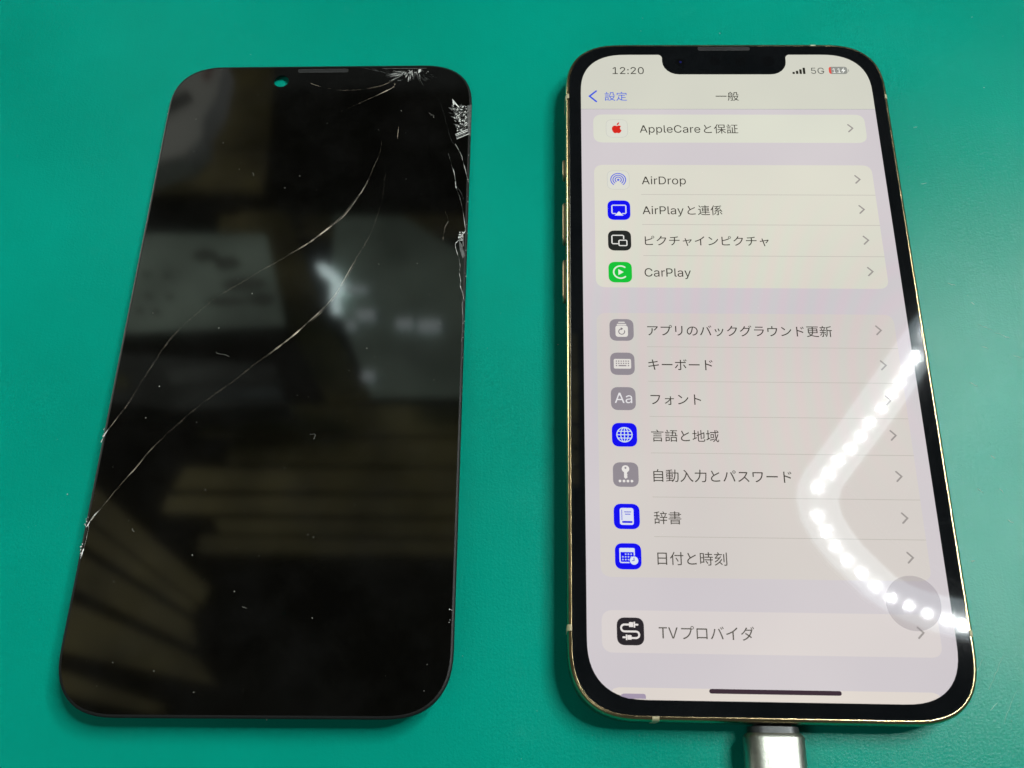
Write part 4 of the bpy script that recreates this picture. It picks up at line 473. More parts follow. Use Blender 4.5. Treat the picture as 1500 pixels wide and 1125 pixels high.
    'date': [[16, 72, 117, 72, 117, 14, 16, 14], [16, 87, 16, 142, 117, 142, 117, 87], [0, 157, 0, -14, 16, -14, 16, -1, 117, -1, 117, -13, 134, -13, 134, 157], [251, 83, 268, 56, 281, 32, 295, 39, 281, 63, 264, 89], [321, 169, 321, 126, 238, 126, 238, 111, 321, 111, 321, 2, 319, -1, 314, -2, 276, -1, 282, -17, 303, -17, 319, -16, 329, -13, 333, -10, 334, -8, 336, -3, 337, 5, 337, 111, 363, 111, 363, 126, 337, 126, 337, 169], [228, 170, 218, 147, 205, 124, 191, 104, 176, 87, 185, 72, 196, 83, 206, 97, 206, -16, 221, -16, 221, 120, 233, 142, 243, 165], [435, 159, 419, 152, 434, 118, 448, 89, 434, 77, 428, 71, 422, 65, 418, 58, 415, 51, 414, 44, 413, 36, 414, 26, 418, 17, 424, 10, 432, 4, 441, 0, 453, -3, 465, -5, 489, -6, 515, -4, 544, -1, 544, 18, 530, 15, 505, 12, 487, 11, 467, 11, 457, 13, 449, 15, 442, 18, 437, 22, 433, 27, 431, 32, 430, 38, 430, 44, 432, 49, 435, 55, 438, 60, 448, 70, 460, 79, 477, 89, 538, 122, 529, 136, 517, 128, 484, 111, 462, 98, 448, 126], [667, 43, 682, 24, 688, 15, 693, 7, 706, 15, 701, 23, 695, 32, 679, 50], [705, 172, 705, 147, 662, 147, 662, 133, 705, 133, 705, 108, 653, 108, 653, 94, 732, 94, 732, 71, 654, 71, 654, 57, 732, 57, 732, 2, 731, 0, 729, -2, 726, -2, 700, -2, 703, -9, 705, -16, 721, -16, 733, -15, 738, -13, 742, -11, 745, -8, 746, -4, 747, 57, 771, 57, 771, 71, 747, 71, 747, 94, 773, 94, 773, 108, 720, 108, 720, 133, 764, 133, 764, 147, 720, 147, 720, 172], [635, 85, 635, 38, 606, 38, 606, 85], [635, 99, 606, 99, 606, 144, 635, 144], [592, 158, 592, 7, 606, 7, 606, 24, 650, 24, 650, 158], [954, 169, 954, 2, 952, 0, 950, -1, 921, -1, 924, -8, 926, -16, 947, -15, 957, -14, 962, -12, 965, -9, 968, -3, 969, 3, 969, 169], [917, 148, 917, 34, 932, 34, 932, 148], [874, 118, 868, 108, 862, 98, 820, 96, 835, 113, 849, 132, 902, 132, 902, 146, 860, 146, 855, 159, 847, 172, 833, 169, 839, 157, 844, 146, 791, 146, 791, 132, 831, 132, 821, 118, 810, 105, 802, 97, 797, 94, 802, 80, 813, 82, 851, 85, 838, 72, 824, 61, 809, 50, 793, 42, 803, 30, 816, 37, 828, 45, 840, 55, 851, 65, 862, 76, 871, 88, 880, 100, 888, 113], [887, 79, 879, 66, 869, 53, 859, 42, 847, 31, 834, 21, 821, 12, 807, 4, 792, -3, 802, -16, 818, -7, 833, 2, 848, 13, 862, 25, 879, 8, 893, -7, 905, 3, 894, 14, 872, 34, 888, 53, 901, 74]],
    'tv': [[0, 132, 0, 148, 113, 148, 113, 132, 66, 132, 66, 0, 47, 0, 47, 132], [181, 0, 127, 148, 146, 148, 180, 54, 194, 9, 190, 9, 196, 30, 206, 58, 237, 148, 257, 148, 203, 0], [439, 146, 440, 152, 443, 156, 447, 159, 452, 160, 458, 159, 462, 156, 465, 152, 466, 146, 465, 141, 462, 137, 458, 134, 452, 133, 447, 134, 443, 137, 440, 141], [430, 146, 431, 140, 322, 140, 301, 141, 301, 123, 322, 124, 426, 124, 423, 108, 420, 99, 413, 81, 404, 65, 393, 49, 385, 42, 377, 35, 368, 28, 358, 22, 346, 17, 334, 12, 320, 8, 334, -7, 347, -2, 359, 3, 371, 9, 381, 15, 390, 23, 399, 30, 414, 47, 420, 56, 425, 65, 429, 75, 437, 95, 442, 114, 445, 125, 452, 124, 457, 124, 461, 125, 465, 128, 472, 134, 474, 138, 475, 142, 475, 146, 475, 151, 474, 155, 472, 159, 465, 166, 461, 168, 457, 169, 452, 170, 448, 169, 444, 168, 440, 166, 433, 159, 431, 155, 430, 151], [509, 140, 509, 23, 508, -1, 526, -1, 525, 10, 637, 10, 637, -1, 654, -1, 654, 140], [525, 26, 525, 123, 637, 123, 637, 26], [839, 159, 828, 154, 837, 140, 845, 126, 856, 131, 848, 145], [861, 167, 850, 163, 859, 149, 867, 134, 878, 139, 870, 153], [727, 61, 721, 48, 714, 34, 705, 19, 696, 6, 713, -1, 722, 12, 730, 26, 740, 48, 749, 72, 757, 98, 765, 133, 747, 137, 744, 118, 740, 98, 734, 79], [828, 69, 840, 34, 851, -1, 869, 5, 858, 39, 844, 75, 829, 109, 815, 139, 798, 134, 805, 120, 813, 104], [904, 74, 912, 58, 934, 65, 954, 73, 973, 82, 990, 91, 990, 12, 989, -6, 1009, -6, 1008, 13, 1008, 102, 1023, 112, 1037, 123, 1051, 135, 1063, 147, 1049, 160, 1037, 147, 1017, 128, 1001, 117, 985, 106, 965, 96, 942, 86, 917, 77], [1269, 173, 1258, 168, 1267, 154, 1275, 140, 1286, 145, 1278, 159], [1194, 155, 1175, 161, 1171, 151, 1164, 138, 1153, 120, 1145, 111, 1137, 101, 1127, 92, 1116, 83, 1103, 74, 1117, 64, 1133, 76, 1147, 90, 1160, 104, 1171, 118, 1240, 118, 1235, 104, 1229, 90, 1221, 75, 1212, 61, 1190, 76, 1169, 89, 1158, 77, 1179, 64, 1201, 48, 1186, 33, 1168, 20, 1147, 8, 1135, 3, 1122, -1, 1137, -14, 1161, -3, 1182, 9, 1200, 23, 1215, 38, 1237, 20, 1249, 34, 1226, 51, 1236, 67, 1245, 84, 1252, 100, 1259, 118, 1262, 126, 1253, 132, 1264, 136, 1255, 151, 1247, 164, 1236, 160, 1245, 146, 1252, 132, 1249, 134, 1245, 133, 1237, 132, 1180, 132]],
    'net': [[47, -2, 38, -1, 29, 1, 21, 5, 14, 9, 9, 15, 4, 22, 2, 30, 0, 38, 19, 38, 20, 32, 22, 27, 25, 23, 31, 19, 37, 16, 42, 15, 50, 15, 56, 16, 62, 18, 67, 21, 71, 25, 75, 30, 77, 36, 78, 43, 78, 50, 78, 56, 74, 64, 70, 71, 63, 76, 55, 80, 47, 81, 37, 80, 27, 76, 20, 72, 3, 74, 11, 148, 90, 148, 90, 132, 27, 132, 22, 88, 33, 94, 44, 97, 50, 97, 57, 97, 69, 94, 79, 88, 84, 83, 88, 78, 93, 67, 96, 55, 97, 44, 95, 34, 92, 25, 85, 14, 76, 6, 67, 2, 58, -1], [193, -2, 179, -1, 166, 3, 155, 10, 145, 19, 137, 30, 132, 43, 128, 57, 127, 74, 128, 91, 132, 106, 137, 119, 145, 130, 155, 139, 166, 145, 179, 149, 192, 150, 204, 149, 214, 147, 224, 143, 233, 137, 240, 130, 246, 121, 251, 112, 253, 102, 234, 102, 229, 113, 223, 121, 215, 127, 205, 131, 194, 133, 183, 132, 174, 129, 166, 124, 159, 118, 155, 112, 152, 106, 148, 95, 146, 83, 146, 65, 148, 53, 152, 42, 155, 36, 159, 31, 164, 26, 169, 22, 174, 19, 184, 16, 190, 16, 200, 16, 208, 18, 213, 20, 220, 24, 224, 27, 231, 36, 235, 47, 236, 59, 242, 58, 197, 58, 197, 75, 254, 75, 254, 54, 252, 41, 248, 30, 242, 20, 234, 12, 228, 7, 221, 4, 210, 0, 202, -2]],
    'bat': [[0, 0, 0, 16, 92, 16, 92, 0], [58, 148, 58, 0, 40, 0, 40, 131, 39, 131, 3, 104, 3, 124, 36, 148], [132, 0, 132, 16, 224, 16, 224, 0], [191, 148, 191, 0, 172, 0, 172, 131, 171, 131, 135, 104, 135, 124, 168, 148]],
    'aa': [[0, 0, 54, 148, 76, 148, 130, 0, 110, 0, 77, 93, 63, 139, 66, 139, 59, 115, 51, 88, 20, 0], [27, 41, 27, 58, 103, 58, 103, 41], [181, -2, 171, -2, 162, 1, 155, 6, 150, 11, 146, 19, 144, 26, 144, 36, 146, 44, 148, 48, 153, 53, 157, 56, 164, 59, 175, 62, 206, 67, 212, 68, 214, 71, 215, 73, 215, 80, 214, 84, 210, 90, 206, 93, 199, 96, 192, 96, 183, 95, 174, 92, 168, 87, 164, 80, 147, 85, 150, 92, 154, 98, 160, 102, 167, 107, 176, 110, 185, 112, 193, 112, 203, 111, 213, 108, 221, 103, 228, 95, 231, 87, 232, 82, 233, 73, 233, 0, 215, 0, 215, 15, 214, 15, 208, 7, 201, 2, 192, -1], [185, 13, 192, 14, 200, 16, 204, 19, 210, 24, 212, 29, 215, 35, 215, 55, 212, 54, 207, 52, 183, 49, 175, 47, 169, 44, 164, 40, 162, 35, 162, 31, 162, 25, 165, 21, 168, 18, 173, 15, 178, 14]],
}
TXT = (70, 64, 58)
def glyph_loops(key, x0, x1, base):
    """letter outlines, plain numbers in twelfths of a display point: x, y, x, y ..."""
    loops = [[(w[i] / 12.0, w[i + 1] / 12.0) for i in range(0, len(w), 2)] for w in GLYPHS[key]]
    mx = max(q[0] for lp in loops for q in lp)
    k = (x1 - x0) / mx
    return [[U(x0 + gx * k, base - gy * k) for gx, gy in lp] for lp in loops]

def inside(p, poly):
    c = False
    for (x0, y0), (x1, y1) in zip(poly, poly[1:] + poly[:1]):
        if (y0 > p[1]) != (y1 > p[1]) and p[0] < (x1 - x0) * (p[1] - y0) / (y1 - y0) + x0: c = not c
    return c
def signed(lp): return sum(p[0] * q[1] - q[0] * p[1] for p, q in zip(lp, lp[1:] + lp[:1])) / 2

def text(name, key, x0, x1, base, z, m, parent):
    """lettering: every outer stroke outline is filled on its own together with the holes inside it"""
    loops = glyph_loops(key, x0, x1, base)
    depth = [sum(1 for j, o in enumerate(loops) if j != i and all(inside(q, o) for q in l)) for i, l in enumerate(loops)]
    loops = [l if (signed(l) > 0) == (d % 2 == 0) else l[::-1] for l, d in zip(loops, depth)]
    outs = [l for l, d in zip(loops, depth) if d % 2 == 0]
    holes = [l for l, d in zip(loops, depth) if d % 2]
    V = []; F = []
    for i, o in enumerate(outs):
        cu = bpy.data.curves.new('outline', 'CURVE'); cu.dimensions = '2D'; cu.fill_mode = 'BOTH'
        for lp in [o] + [h for h in holes if all(inside(q, o) for q in h)]:
            s = cu.splines.new('POLY'); s.points.add(len(lp) - 1); s.use_cyclic_u = True
            for p, q in zip(s.points, lp): p.co = (q[0], q[1], 0, 1)
        tmp = bpy.data.objects.new('outline', cu); COL.objects.link(tmp)
        me = bpy.data.meshes.new_from_object(tmp.evaluated_get(bpy.context.evaluated_depsgraph_get()))
        n = len(V)
        # strokes that cross each other must not share one plane
        V += [(v.co.x * MM, v.co.y * MM, (z + (i % 3) * 0.0012) * MM) for v in me.vertices]
        F += [tuple(n + k for k in (p.vertices if p.normal.z > 0 else tuple(p.vertices)[::-1])) for p in me.polygons]
        bpy.data.objects.remove(tmp); bpy.data.curves.remove(cu); bpy.data.meshes.remove(me)
    me = bpy.data.meshes.new(name); me.from_pydata(V, [], F); me.update()
    return link(name, me, m, parent)

NAV = (213, 214, 201)
dw = rr(390 * PT, 844 * PT, 10.6, 2.5, 14)
ycut = U(0, 91)[1]
navp = [q for q in dw if q[1] > ycut]
navp = [(32.3, ycut)] + navp + [(-32.3, ycut)]
nav = flat('title_bar', [navp], ZG + 0.02, screen(NAV), phone)
flat('divider', [[U(0, 91.6), U(390, 91.6), U(390, 90.9), U(0, 90.9)]], ZG + 0.03, screen((178, 178, 178), 0), nav)
text('clock_text', 'time', 43.4, 85.9, 32.8, ZG + 0.04, screen((44, 42, 34), 0), nav)
text('title_text', 'title', 180.6, 211.4, 76.2, ZG + 0.04, screen((44, 42, 34), 0), nav)
BLUE = (62, 92, 224)
text('back_text', 'back', 31.8, 62.0, 76.2, ZG + 0.04, screen((74, 104, 218), 0), nav)
flat('back_arrow', stroke([U(20.6, 61.5), U(11.6, 70.0), U(20.6, 78.8)], 2.4 * PT), ZG + 0.04, screen(BLUE, 0), nav)
for i in range(4):
    x = 286.6 + i * 4.75; h = (3.4, 5.4, 7.9, 10.6)[i]
    flat('signal_bar', [rr(3.2 * PT, h * PT, 0.12, 2, 3, *U(x + 1.6, 32.8 - h / 2))], ZG + 0.04, screen((42, 42, 34), 0), nav)
text('network_text', 'net', 311.8, 329.4, 32.6, ZG + 0.04, screen((96, 98, 92), 0), nav)
bc = U(348.3, 26.8); bat = rr(24.8 * PT, 12.2 * PT, 0.62, 2.2, 6, *bc)
battery = flat('battery', [bat], ZG + 0.04, screen((146, 148, 142), 0), phone)
xl = U(338.9, 0)[0]
red = [q for q in bat if q[0] < xl]; red = sorted(red, key=lambda q: -math.atan2(q[1] - bc[1], q[0] - xl) % (2 * math.pi))
ymx = max(q[1] for q in bat); ymn = min(q[1] for q in bat)
lf = [q for q in bat if q[0] < bc[0]]
lf = [(min(q[0], xl), q[1]) for q in lf]
flat('charge_level', [lf], ZG + 0.05, screen((226, 84, 72), 0), battery)
flat('battery_tip', [rr(1.3 * PT, 4.2 * PT, 0.1, 2, 3, *U(362.3, 27.0))], ZG + 0.04, screen((165, 167, 160), 0), battery)
text('charge_text', 'bat', 340.6, 351.8, 31.0, ZG + 0.06, screen((246, 248, 242), 0), battery)
flat('charge_bolt', [[U(*q) for q in ((356.6, 21.8), (352.2, 28.0), (355.0, 28.0), (353.6, 32.2), (358.4, 26.0), (355.6, 26.0))]], ZG + 0.06, screen((246, 248, 242), 0), battery)

# ---- menu cards
ZC, ZT = ZG + 0.02, ZG + 0.04
def card(y0, y1, rgb, label, r=11.0):
    c = U(195, (y0 + y1) / 2)
    o = flat('menu_card', [rr(358 * PT, (y1 - y0) * PT, r * PT * 1.2, 2.5, 8, *c)], ZC, screen(rgb), phone)
    o['label'] = label
    return o
CA = (220, 222, 208); CB = (221, 220, 207); CC = (215, 209, 204); CD = (221, 214, 212)
cardA = card(100.0, 145.0, CA, 'short card at the top of the list')
cardB = card(180.0, 360.0, CB, 'card of four rows below the top card')
cardC = card(395.2, 716.6, CC, 'tall card of seven rows')
cardD = card(752.2, 796.7, CD, 'single row card low on the screen')
# last card runs off the bottom of the display: clipped by its rounded corners
yt = U(0, 831.8)[1]
low = [q for q in dw if q[1] < yt - 1.0 * PT * 4]
low = [(max(-358 * PT / 2, min(358 * PT / 2, x)), y) for x, y in low]
lowp = sorted([q for q in low if q[0] < 0], key=lambda q: -q[1]) + sorted([q for q in low if q[0] >= 0], key=lambda q: q[1])
xa = lowp[0][0]; xb = lowp[-1][0]
lowp = lowp + [(xb - 0.3, yt - 0.25), (xb - 1.2, yt), (xa + 1.2, yt), (xa + 0.3, yt - 0.25)]
cardE = flat('menu_card', [lowp], ZC, screen((226, 218, 210)), phone); cardE['label'] = 'card cut off by the bottom of the screen'

ROWS = [  # text key, x0, x1, baseline, row centre, card, separator below, text grey
    ('care', 77.2, 206.7, 129.3, 121.8, cardA, None, 78), ('drop', 77.3, 134.0, 209.9, 201.6, cardB, 225.4, 80), ('play', 76.8, 178.0, 254.8, 246.7, cardB, 270.1, 78),
    ('pip', 78.2, 233.1, 299.6, 291.6, cardB, 315.1, 76), ('car', 76.4, 133.6, 344.7, 336.1, cardB, None, 76),
    ('bg', 77.0, 298.3, 424.4, 416.2, cardC, 440.1, 72), ('kb', 76.6, 153.0, 469.4, 462.0, cardC, 484.9, 74), ('font', 77.7, 136.7, 513.6, 506.5, cardC, 529.2, 80),
    ('lang', 76.9, 154.6, 558.8, 549.7, cardC, 573.8, 82), ('key', 77.5, 233.6, 606.8, 598.7, cardC, 625.9, 84), ('dict', 76.4, 106.8, 655.8, 646.8, cardC, 671.2, 92), ('date', 78.4, 154.6, 701.4, 691.0, cardC, None, 94),
    ('tv', 76.8, 178.3, 781.2, 771.2, cardD, None, 108)]
for key, x0, x1, base, yc, cd, sep, g in ROWS:
    text('menu_text', key, x0, x1, base, ZT, screen((g - 16, g - 20, g - 27), 0), cd)
    flat('chevron', stroke([U(351.4, yc - 5.6), U(357.0, yc), U(351.4, yc + 5.6)], 1.9 * PT), ZT, screen((158, 152, 148), 0), cd)
    if sep: flat('separator', [[U(75.8, sep + 0.36), U(374, sep + 0.36), U(374, sep - 0.36), U(75.8, sep - 0.36)]], ZT - 0.005, screen((191, 186, 178), 0), cd)

# ---- menu icons: tile + symbols
ZI, ZS, ZS2 = ZG + 0.035, ZG + 0.05, ZG + 0.06
WHITE = (232, 232, 226); GREY = (146, 139, 146); IB = (16, 12, 240); BLK = (38, 40, 38); GRN = (20, 194, 56)
cur = [47.0, 120.0]
def I(x, y): return U(cur[0] + x - 14.5, cur[1] + y - 14.5)     # icon coordinates 0..29, y down
def sym(loops, rgb, z=ZS, name='symbol'):
    o = flat(name, loops, z, screen(rgb, 0), tile); return o
def IR(cx, cy, w, h, r): return rr(w * PT, h * PT, min(r, w / 2, h / 2) * PT, 2.2, 5, *I(cx, cy))
def IC(cx, cy, r, n=28): return circle(*I(cx, cy), r * PT, n)
def IS(pts, w, closed=False): return stroke([I(*p) for p in pts], w * PT, closed)
def icon(cx, cy, rgb, label, outline=None):
    global tile
    cur[0], cur[1] = cx, cy
    tile = flat('menu_icon', [IR(14.5, 14.5, 29, 29, 8.2)], ZI, screen(rgb, 0), phone)
    tile['label'] = label
    if outline:
        o = IR(14.5, 14.5, 29, 29, 8.2)
        sym([o, inset(o, 0.7 * PT)], outline, ZS, 'tile_outline')
    return tile

icon(47.0, 122.8, (220, 221, 209), 'pale icon with a red apple', (203, 203, 195))
apple_r = [(14.5, 10.6), (16.6, 9.7), (18.4, 9.8), (20.2, 11.0), (19.0, 12.6), (18.8, 14.6), (19.6, 16.4), (20.8, 17.4), (19.9, 19.5), (18.5, 21.4), (17.2, 22.2), (15.8, 21.8), (14.5, 21.5), (13.2, 21.8), (11.8, 22.2), (10.4, 21.2), (9.0, 19.0), (8.0, 16.2), (8.1, 13.2), (9.2, 11.0), (10.8, 9.9), (12.6, 9.8)]
sym([[I(*q) for q in apple_r][::-1]], (214, 38, 28))
sym([[I(*q) for q in ((14.4, 9.2), (14.8, 7.0), (16.2, 5.2), (17.8, 4.4), (17.6, 6.4), (16.4, 8.4))][::-1]], (214, 38, 28))

icon(47.0, 203.6, (221, 221, 210), 'pale icon with blue rings', (202, 203, 196))
IN = (92, 106, 222)
for r in (4.0, 6.8, 9.6):
    a = [(14.5 + r * math.cos(math.radians(t)), 14.0 + r * math.sin(math.radians(t))) for t in range(130, 411, 10)]
    sym(IS(a, 1.35), IN, name='ring_arc')
sym([IC(14.5, 14.2, 1.7, 16)], IN, name='ring_dot')

icon(46.8, 249.0, IB, 'blue icon with a screen and triangle')
sym(IS([(10.0, 19.6), (6.6, 19.6), (5.6, 18.6), (5.6, 8.2), (6.6, 7.2), (22.4, 7.2), (23.4, 8.2), (23.4, 18.6), (22.4, 19.6), (19.0, 19.6)], 1.5), (214, 218, 236))
sym([[I(*q) for q in ((8.8, 22.6), (20.2, 22.6), (14.5, 16.2))]], (232, 234, 240))

icon(46.6, 293.6, BLK, 'black icon with two overlapping frames')
sym(IS([(12.2, 19.2), (6.0, 19.2), (4.9, 18.2), (4.9, 8.0), (6.0, 7.0), (18.6, 7.0), (19.7, 8.0), (19.7, 12.0)], 1.4), WHITE)
f = IR(18.6, 18.0, 11.4, 9.2, 2.2); sym([f, inset(f, 1.4 * PT)], WHITE)

icon(46.3, 338.7, GRN, 'green icon with a ring and play arrow')
sym(IS([(15 + 8.6 * math.cos(math.radians(t)), 14.5 + 8.6 * math.sin(math.radians(t))) for t in range(48, 313, 10)], 1.9), (226, 240, 222))
sym([[I(*q) for q in ((12.2, 10.4), (12.2, 18.6), (18.8, 14.5))]], (226, 240, 222))

icon(46.0, 418.0, GREY, 'grey icon with a stacked pad and round arrow')
sym([IR(14.6, 16.2, 15.0, 15.2, 3.4)], (226, 222, 216))
sym([[I(*q) for q in ((9.4, 6.4), (8.6, 8.0), (20.6, 8.0), (19.8, 6.4))][::-1]], (226, 222, 216)); sym([[I(*q) for q in ((11.0, 3.6), (10.4, 5.0), (18.8, 5.0), (18.2, 3.6))][::-1]], (226, 222, 216))
sym(IS([(14.6 + 3.6 * math.cos(math.radians(t)), 16.8 + 3.6 * math.sin(math.radians(t))) for t in range(-20, 251, 15)], 1.1), (128, 121, 126), ZS2)
sym([[I(*q) for q in ((13.6, 11.0), (16.6, 13.2), (13.4, 15.0))][::-1]], (128, 121, 126), ZS2)

icon(45.9, 462.6, GREY, 'grey icon with a keyboard')
sym([IR(14.5, 14.6, 20.6, 12.6, 1.8)], (224, 220, 214))
for r in range(3):
    for c in range(6):
        if r == 2 and 1 <= c <= 4: continue
        sym([IR(7.4 + c * 2.84, 11.2 + r * 2.9, 1.6, 1.6, 0.3)], (146, 138, 142), ZS2, 'key_mark')
sym([IR(14.5, 17.0, 9.4, 1.6, 0.3)], (146, 138, 142), ZS2, 'key_mark')

icon(45.8, 507.2, GREY, 'grey icon with the letters Aa')
text('symbol', 'aa', cur[0] - 10.0, cur[0] + 10.4, cur[1] + 5.6, ZS, screen((228, 226, 228), 0), tile)

icon(46.0, 552.1, IB, 'blue icon with a globe')
GL = (206, 224, 236)
sym([IC(14.5, 14.5, 9.4, 40), IC(14.5, 14.5, 8.2, 40)], GL)
for rx in (4.2,):
    e = [(14.5 + rx * math.cos(math.radians(t)), 14.5 + 8.8 * math.sin(math.radians(t))) for t in range(0, 360, 10)]
    sym(IS(e, 1.1, True), GL)
sym(IS([(14.5, 5.8), (14.5, 23.2)], 1.1), GL)
for y, hw in ((10.4, 7.6), (14.5, 8.8), (18.6, 7.6)): sym(IS([(14.5 - hw, y), (14.5 + hw, y)], 1.1), GL)

icon(46.2, 600.0, GREY, 'grey icon with a key and four dots')
KW = (232, 228, 224)
sym([IC(14.4, 7.8, 4.3), IC(14.4, 6.6, 1.25, 14)], KW)
sym([[I(*q) for q in ((12.6, 11.4), (12.6, 18.0), (14.4, 19.6), (16.8, 17.4), (15.6, 16.2), (16.8, 15.0), (15.8, 13.9), (16.4, 11.4))]], KW)
for i in range(4): sym([IC(7.8 + i * 4.5, 22.2, 1.55, 16)], KW, name='dot')

icon(46.0, 648.7, IB, 'blue icon with a book')
sym([IR(14.5, 14.5, 15.4, 19.4, 2.6)], (222, 226, 240))
sym([IR(9.1, 13.0, 0.7, 12.4, 0.3)], (60, 60, 214), ZS2)
sym([IR(15.0, 20.9, 11.6, 2.2, 1.0)], (34, 30, 224), ZS2)
for y, w in ((9.4, 8.0), (12.0, 6.2)): sym([IR(15.6, y, w, 1.0, 0.3)], (96, 98, 214), ZS2)

icon(46.4, 693.6, IB, 'blue icon with a calendar and clock')
f = IR(13.4, 13.8, 17.0, 16.6, 2.4); sym([f, inset(f, 1.3 * PT)], (220, 228, 240)); sym([IR(13.4, 7.6, 17.0, 4.6, 1.6)], (220, 228, 240), ZS2)
for r in range(3):
    for c in range(4):
        if (r == 0 and c == 0) or (r == 2 and c == 3): continue
        sym([IR(8.6 + c * 3.1, 12.2 + r * 3.0, 1.6, 1.5, 0.3)], (196, 210, 236), ZS2, 'day_mark')
sym([IC(20.8, 19.2, 5.6)], IB, ZS2, 'clock_gap'); sym([IC(20.8, 19.2, 4.6)], (222, 232, 240), ZS2 + 0.01, 'clock_face')
sym(IS([(20.8, 16.4), (20.8, 19.4), (18.8, 19.4)], 0.8), (70, 70, 200), ZS2 + 0.02, 'clock_hand')

icon(46.6, 774.4, (42, 38, 42), 'black icon with a plugged cable')
CW = (232, 226, 222)
sym(IS([(13.0, 7.4)] + [(8.6 + 0 - 0.4 + 3.6 * math.cos(math.radians(t)), 11.0 + 3.6 * math.sin(math.radians(t))) for t in range(-90, -271, -20)] + [(20.0, 14.6)] + [(20.4 + 3.4 * math.cos(math.radians(t)), 18.0 + 3.4 * math.sin(math.radians(t))) for t in range(-90, 91, 20)] + [(16, 21.4)], 2.0), CW)
sym([IR(15.4, 7.4, 4.6, 5.2, 0.8)], CW); sym([IR(18.9, 7.4, 1.6, 6.2, 0.3)], CW); sym([IR(21.4, 7.4, 3.4, 1.9, 0.6)], CW)
sym([IR(13.4, 20.8, 4.4, 4.8, 0.8)], CW); sym([IR(10.2, 20.8, 1.5, 5.8, 0.3)], CW); sym([IR(7.6, 20.8, 3.4, 1.9, 0.6)], CW)

# icon peeping from under the bottom edge
cur[0], cur[1] = 46.4, 842.0
px0, px1 = U(33.4, 0)[0], U(60.8, 0)[0]
tile = flat('menu_icon', [[(U(34.5, 0)[0], U(0, 840.6)[1]), (U(43, 0)[0], U(0, 842.9)[1]), (px1, U(0, 842.9)[1]), (px1, U(0, 840.2)[1]), (U(60.2, 0)[0], U(0, 838.6)[1]), (U(58.6, 0)[0], U(0, 838.0)[1]), (U(38, 0)[0], U(0, 838.0)[1]), (U(35.6, 0)[0], U(0, 838.8)[1])]], ZI, screen((164, 150, 172), 0), phone)
tile['label'] = 'mauve icon cut off by the bottom of the screen'

flat('home_bar', [rr(137.0 * PT, 4.7 * PT, 2.3 * PT, 2.0, 6, *U(195.4, 834.2))], ZG + 0.05, screen((62, 46, 56), 0), phone)

# grey see-through floating button
m, nt, b = nodes('see_through_grey'); _c = s2l((120, 112, 124))
b.inputs['Base Color'].default_value = (0.002, 0.002, 0.002, 1); b.inputs['Roughness'].default_value = 0.02; b.inputs['IOR'].default_value = GLASS_IOR
b.inputs['Emission Color'].default_value = (*_c, 1); b.inputs['Emission Strength'].default_value = 1.0; b.inputs['Alpha'].default_value = 0.33
flat('floating_button', [circle(*U(350.6, 740.2), 29.4 * PT, 56)], ZG + 0.07, m, phone)

# ------------------------------------------------------------------ charging cable
cable = empty('charging_cable', 'silver charging cable plugged into the bottom of the gold smartphone', 'cable', (0, -0.0745, 0))
def section(w, h, e, z0): return rr(w, h, e, 2.3, 8, 0, z0)
def sweep(name, rings, m, parent):
    V = []; F = []; n = len(rings[0][1])
    for y, sec in rings:
        for a, b in sec: V.append((a * MM, y * MM, b * MM))
    for r in range(len(rings) - 1):
        for i in range(n):
            j = (i + 1) % n; F.append((r * n + i, r * n + j, (r + 1) * n + j, (r + 1) * n + i))
    F += [tuple(range(n)), tuple(range((len(rings) - 1) * n, len(rings) * n))]
    return mesh(name, V, F, m, parent, True)
ZP = 3.85
sweep('plug_shell', [(-0.30, section(9.4, 5.3, 2.55, ZP)), (-0.75, section(10.2, 6.0, 2.9, ZP)), (-1.1, section(10.4, 6.2, 2.9, ZP)), (-24, section(10.6, 6.3, 2.9, ZP)), (-25, section(9.8, 5.6, 2.7, ZP))], M_PLUG, cable)
sweep('plug_collar', [(0.95, section(6.4, 3.4, 1.6, ZP)), (0.75, section(8.6, 4.8, 2.2, ZP)), (-0.6, section(8.9, 5.0, 2.3, ZP))], M_COLLAR, cable)
sweep('connector_tip', [(2.6, section(6.6, 1.5, 0.7, ZP)), (0.5, section(6.7, 1.5, 0.7, ZP))], M_STEEL, cable)
tube('cord', [(0, -25, ZP), (0, -38, ZP - 0.5), (2, -60, 2.2), (8, -90, 1.9), (20, -130, 1.9), (40, -165, 1.9)], 1.9, M_CABLE, cable, 12)

# ------------------------------------------------------------------ broken display
CD_ = Vector((-91.75, -0.9, 4.4)); TILT = math.radians(2.437); RZ = math.radians(0.62)
disp = empty('broken_display', 'cracked black phone display panel with no frame lying on the mat at left', 'phone display')
disp.location = CD_ * MM
disp.rotation_euler = (-TILT, 0, RZ)
PWID, PHEI = 70.5, 146.6
po = rr(PWID, PHEI, 12.2, 2.5)
hole = circle(-9.75, 68.75, 1.75, 28)
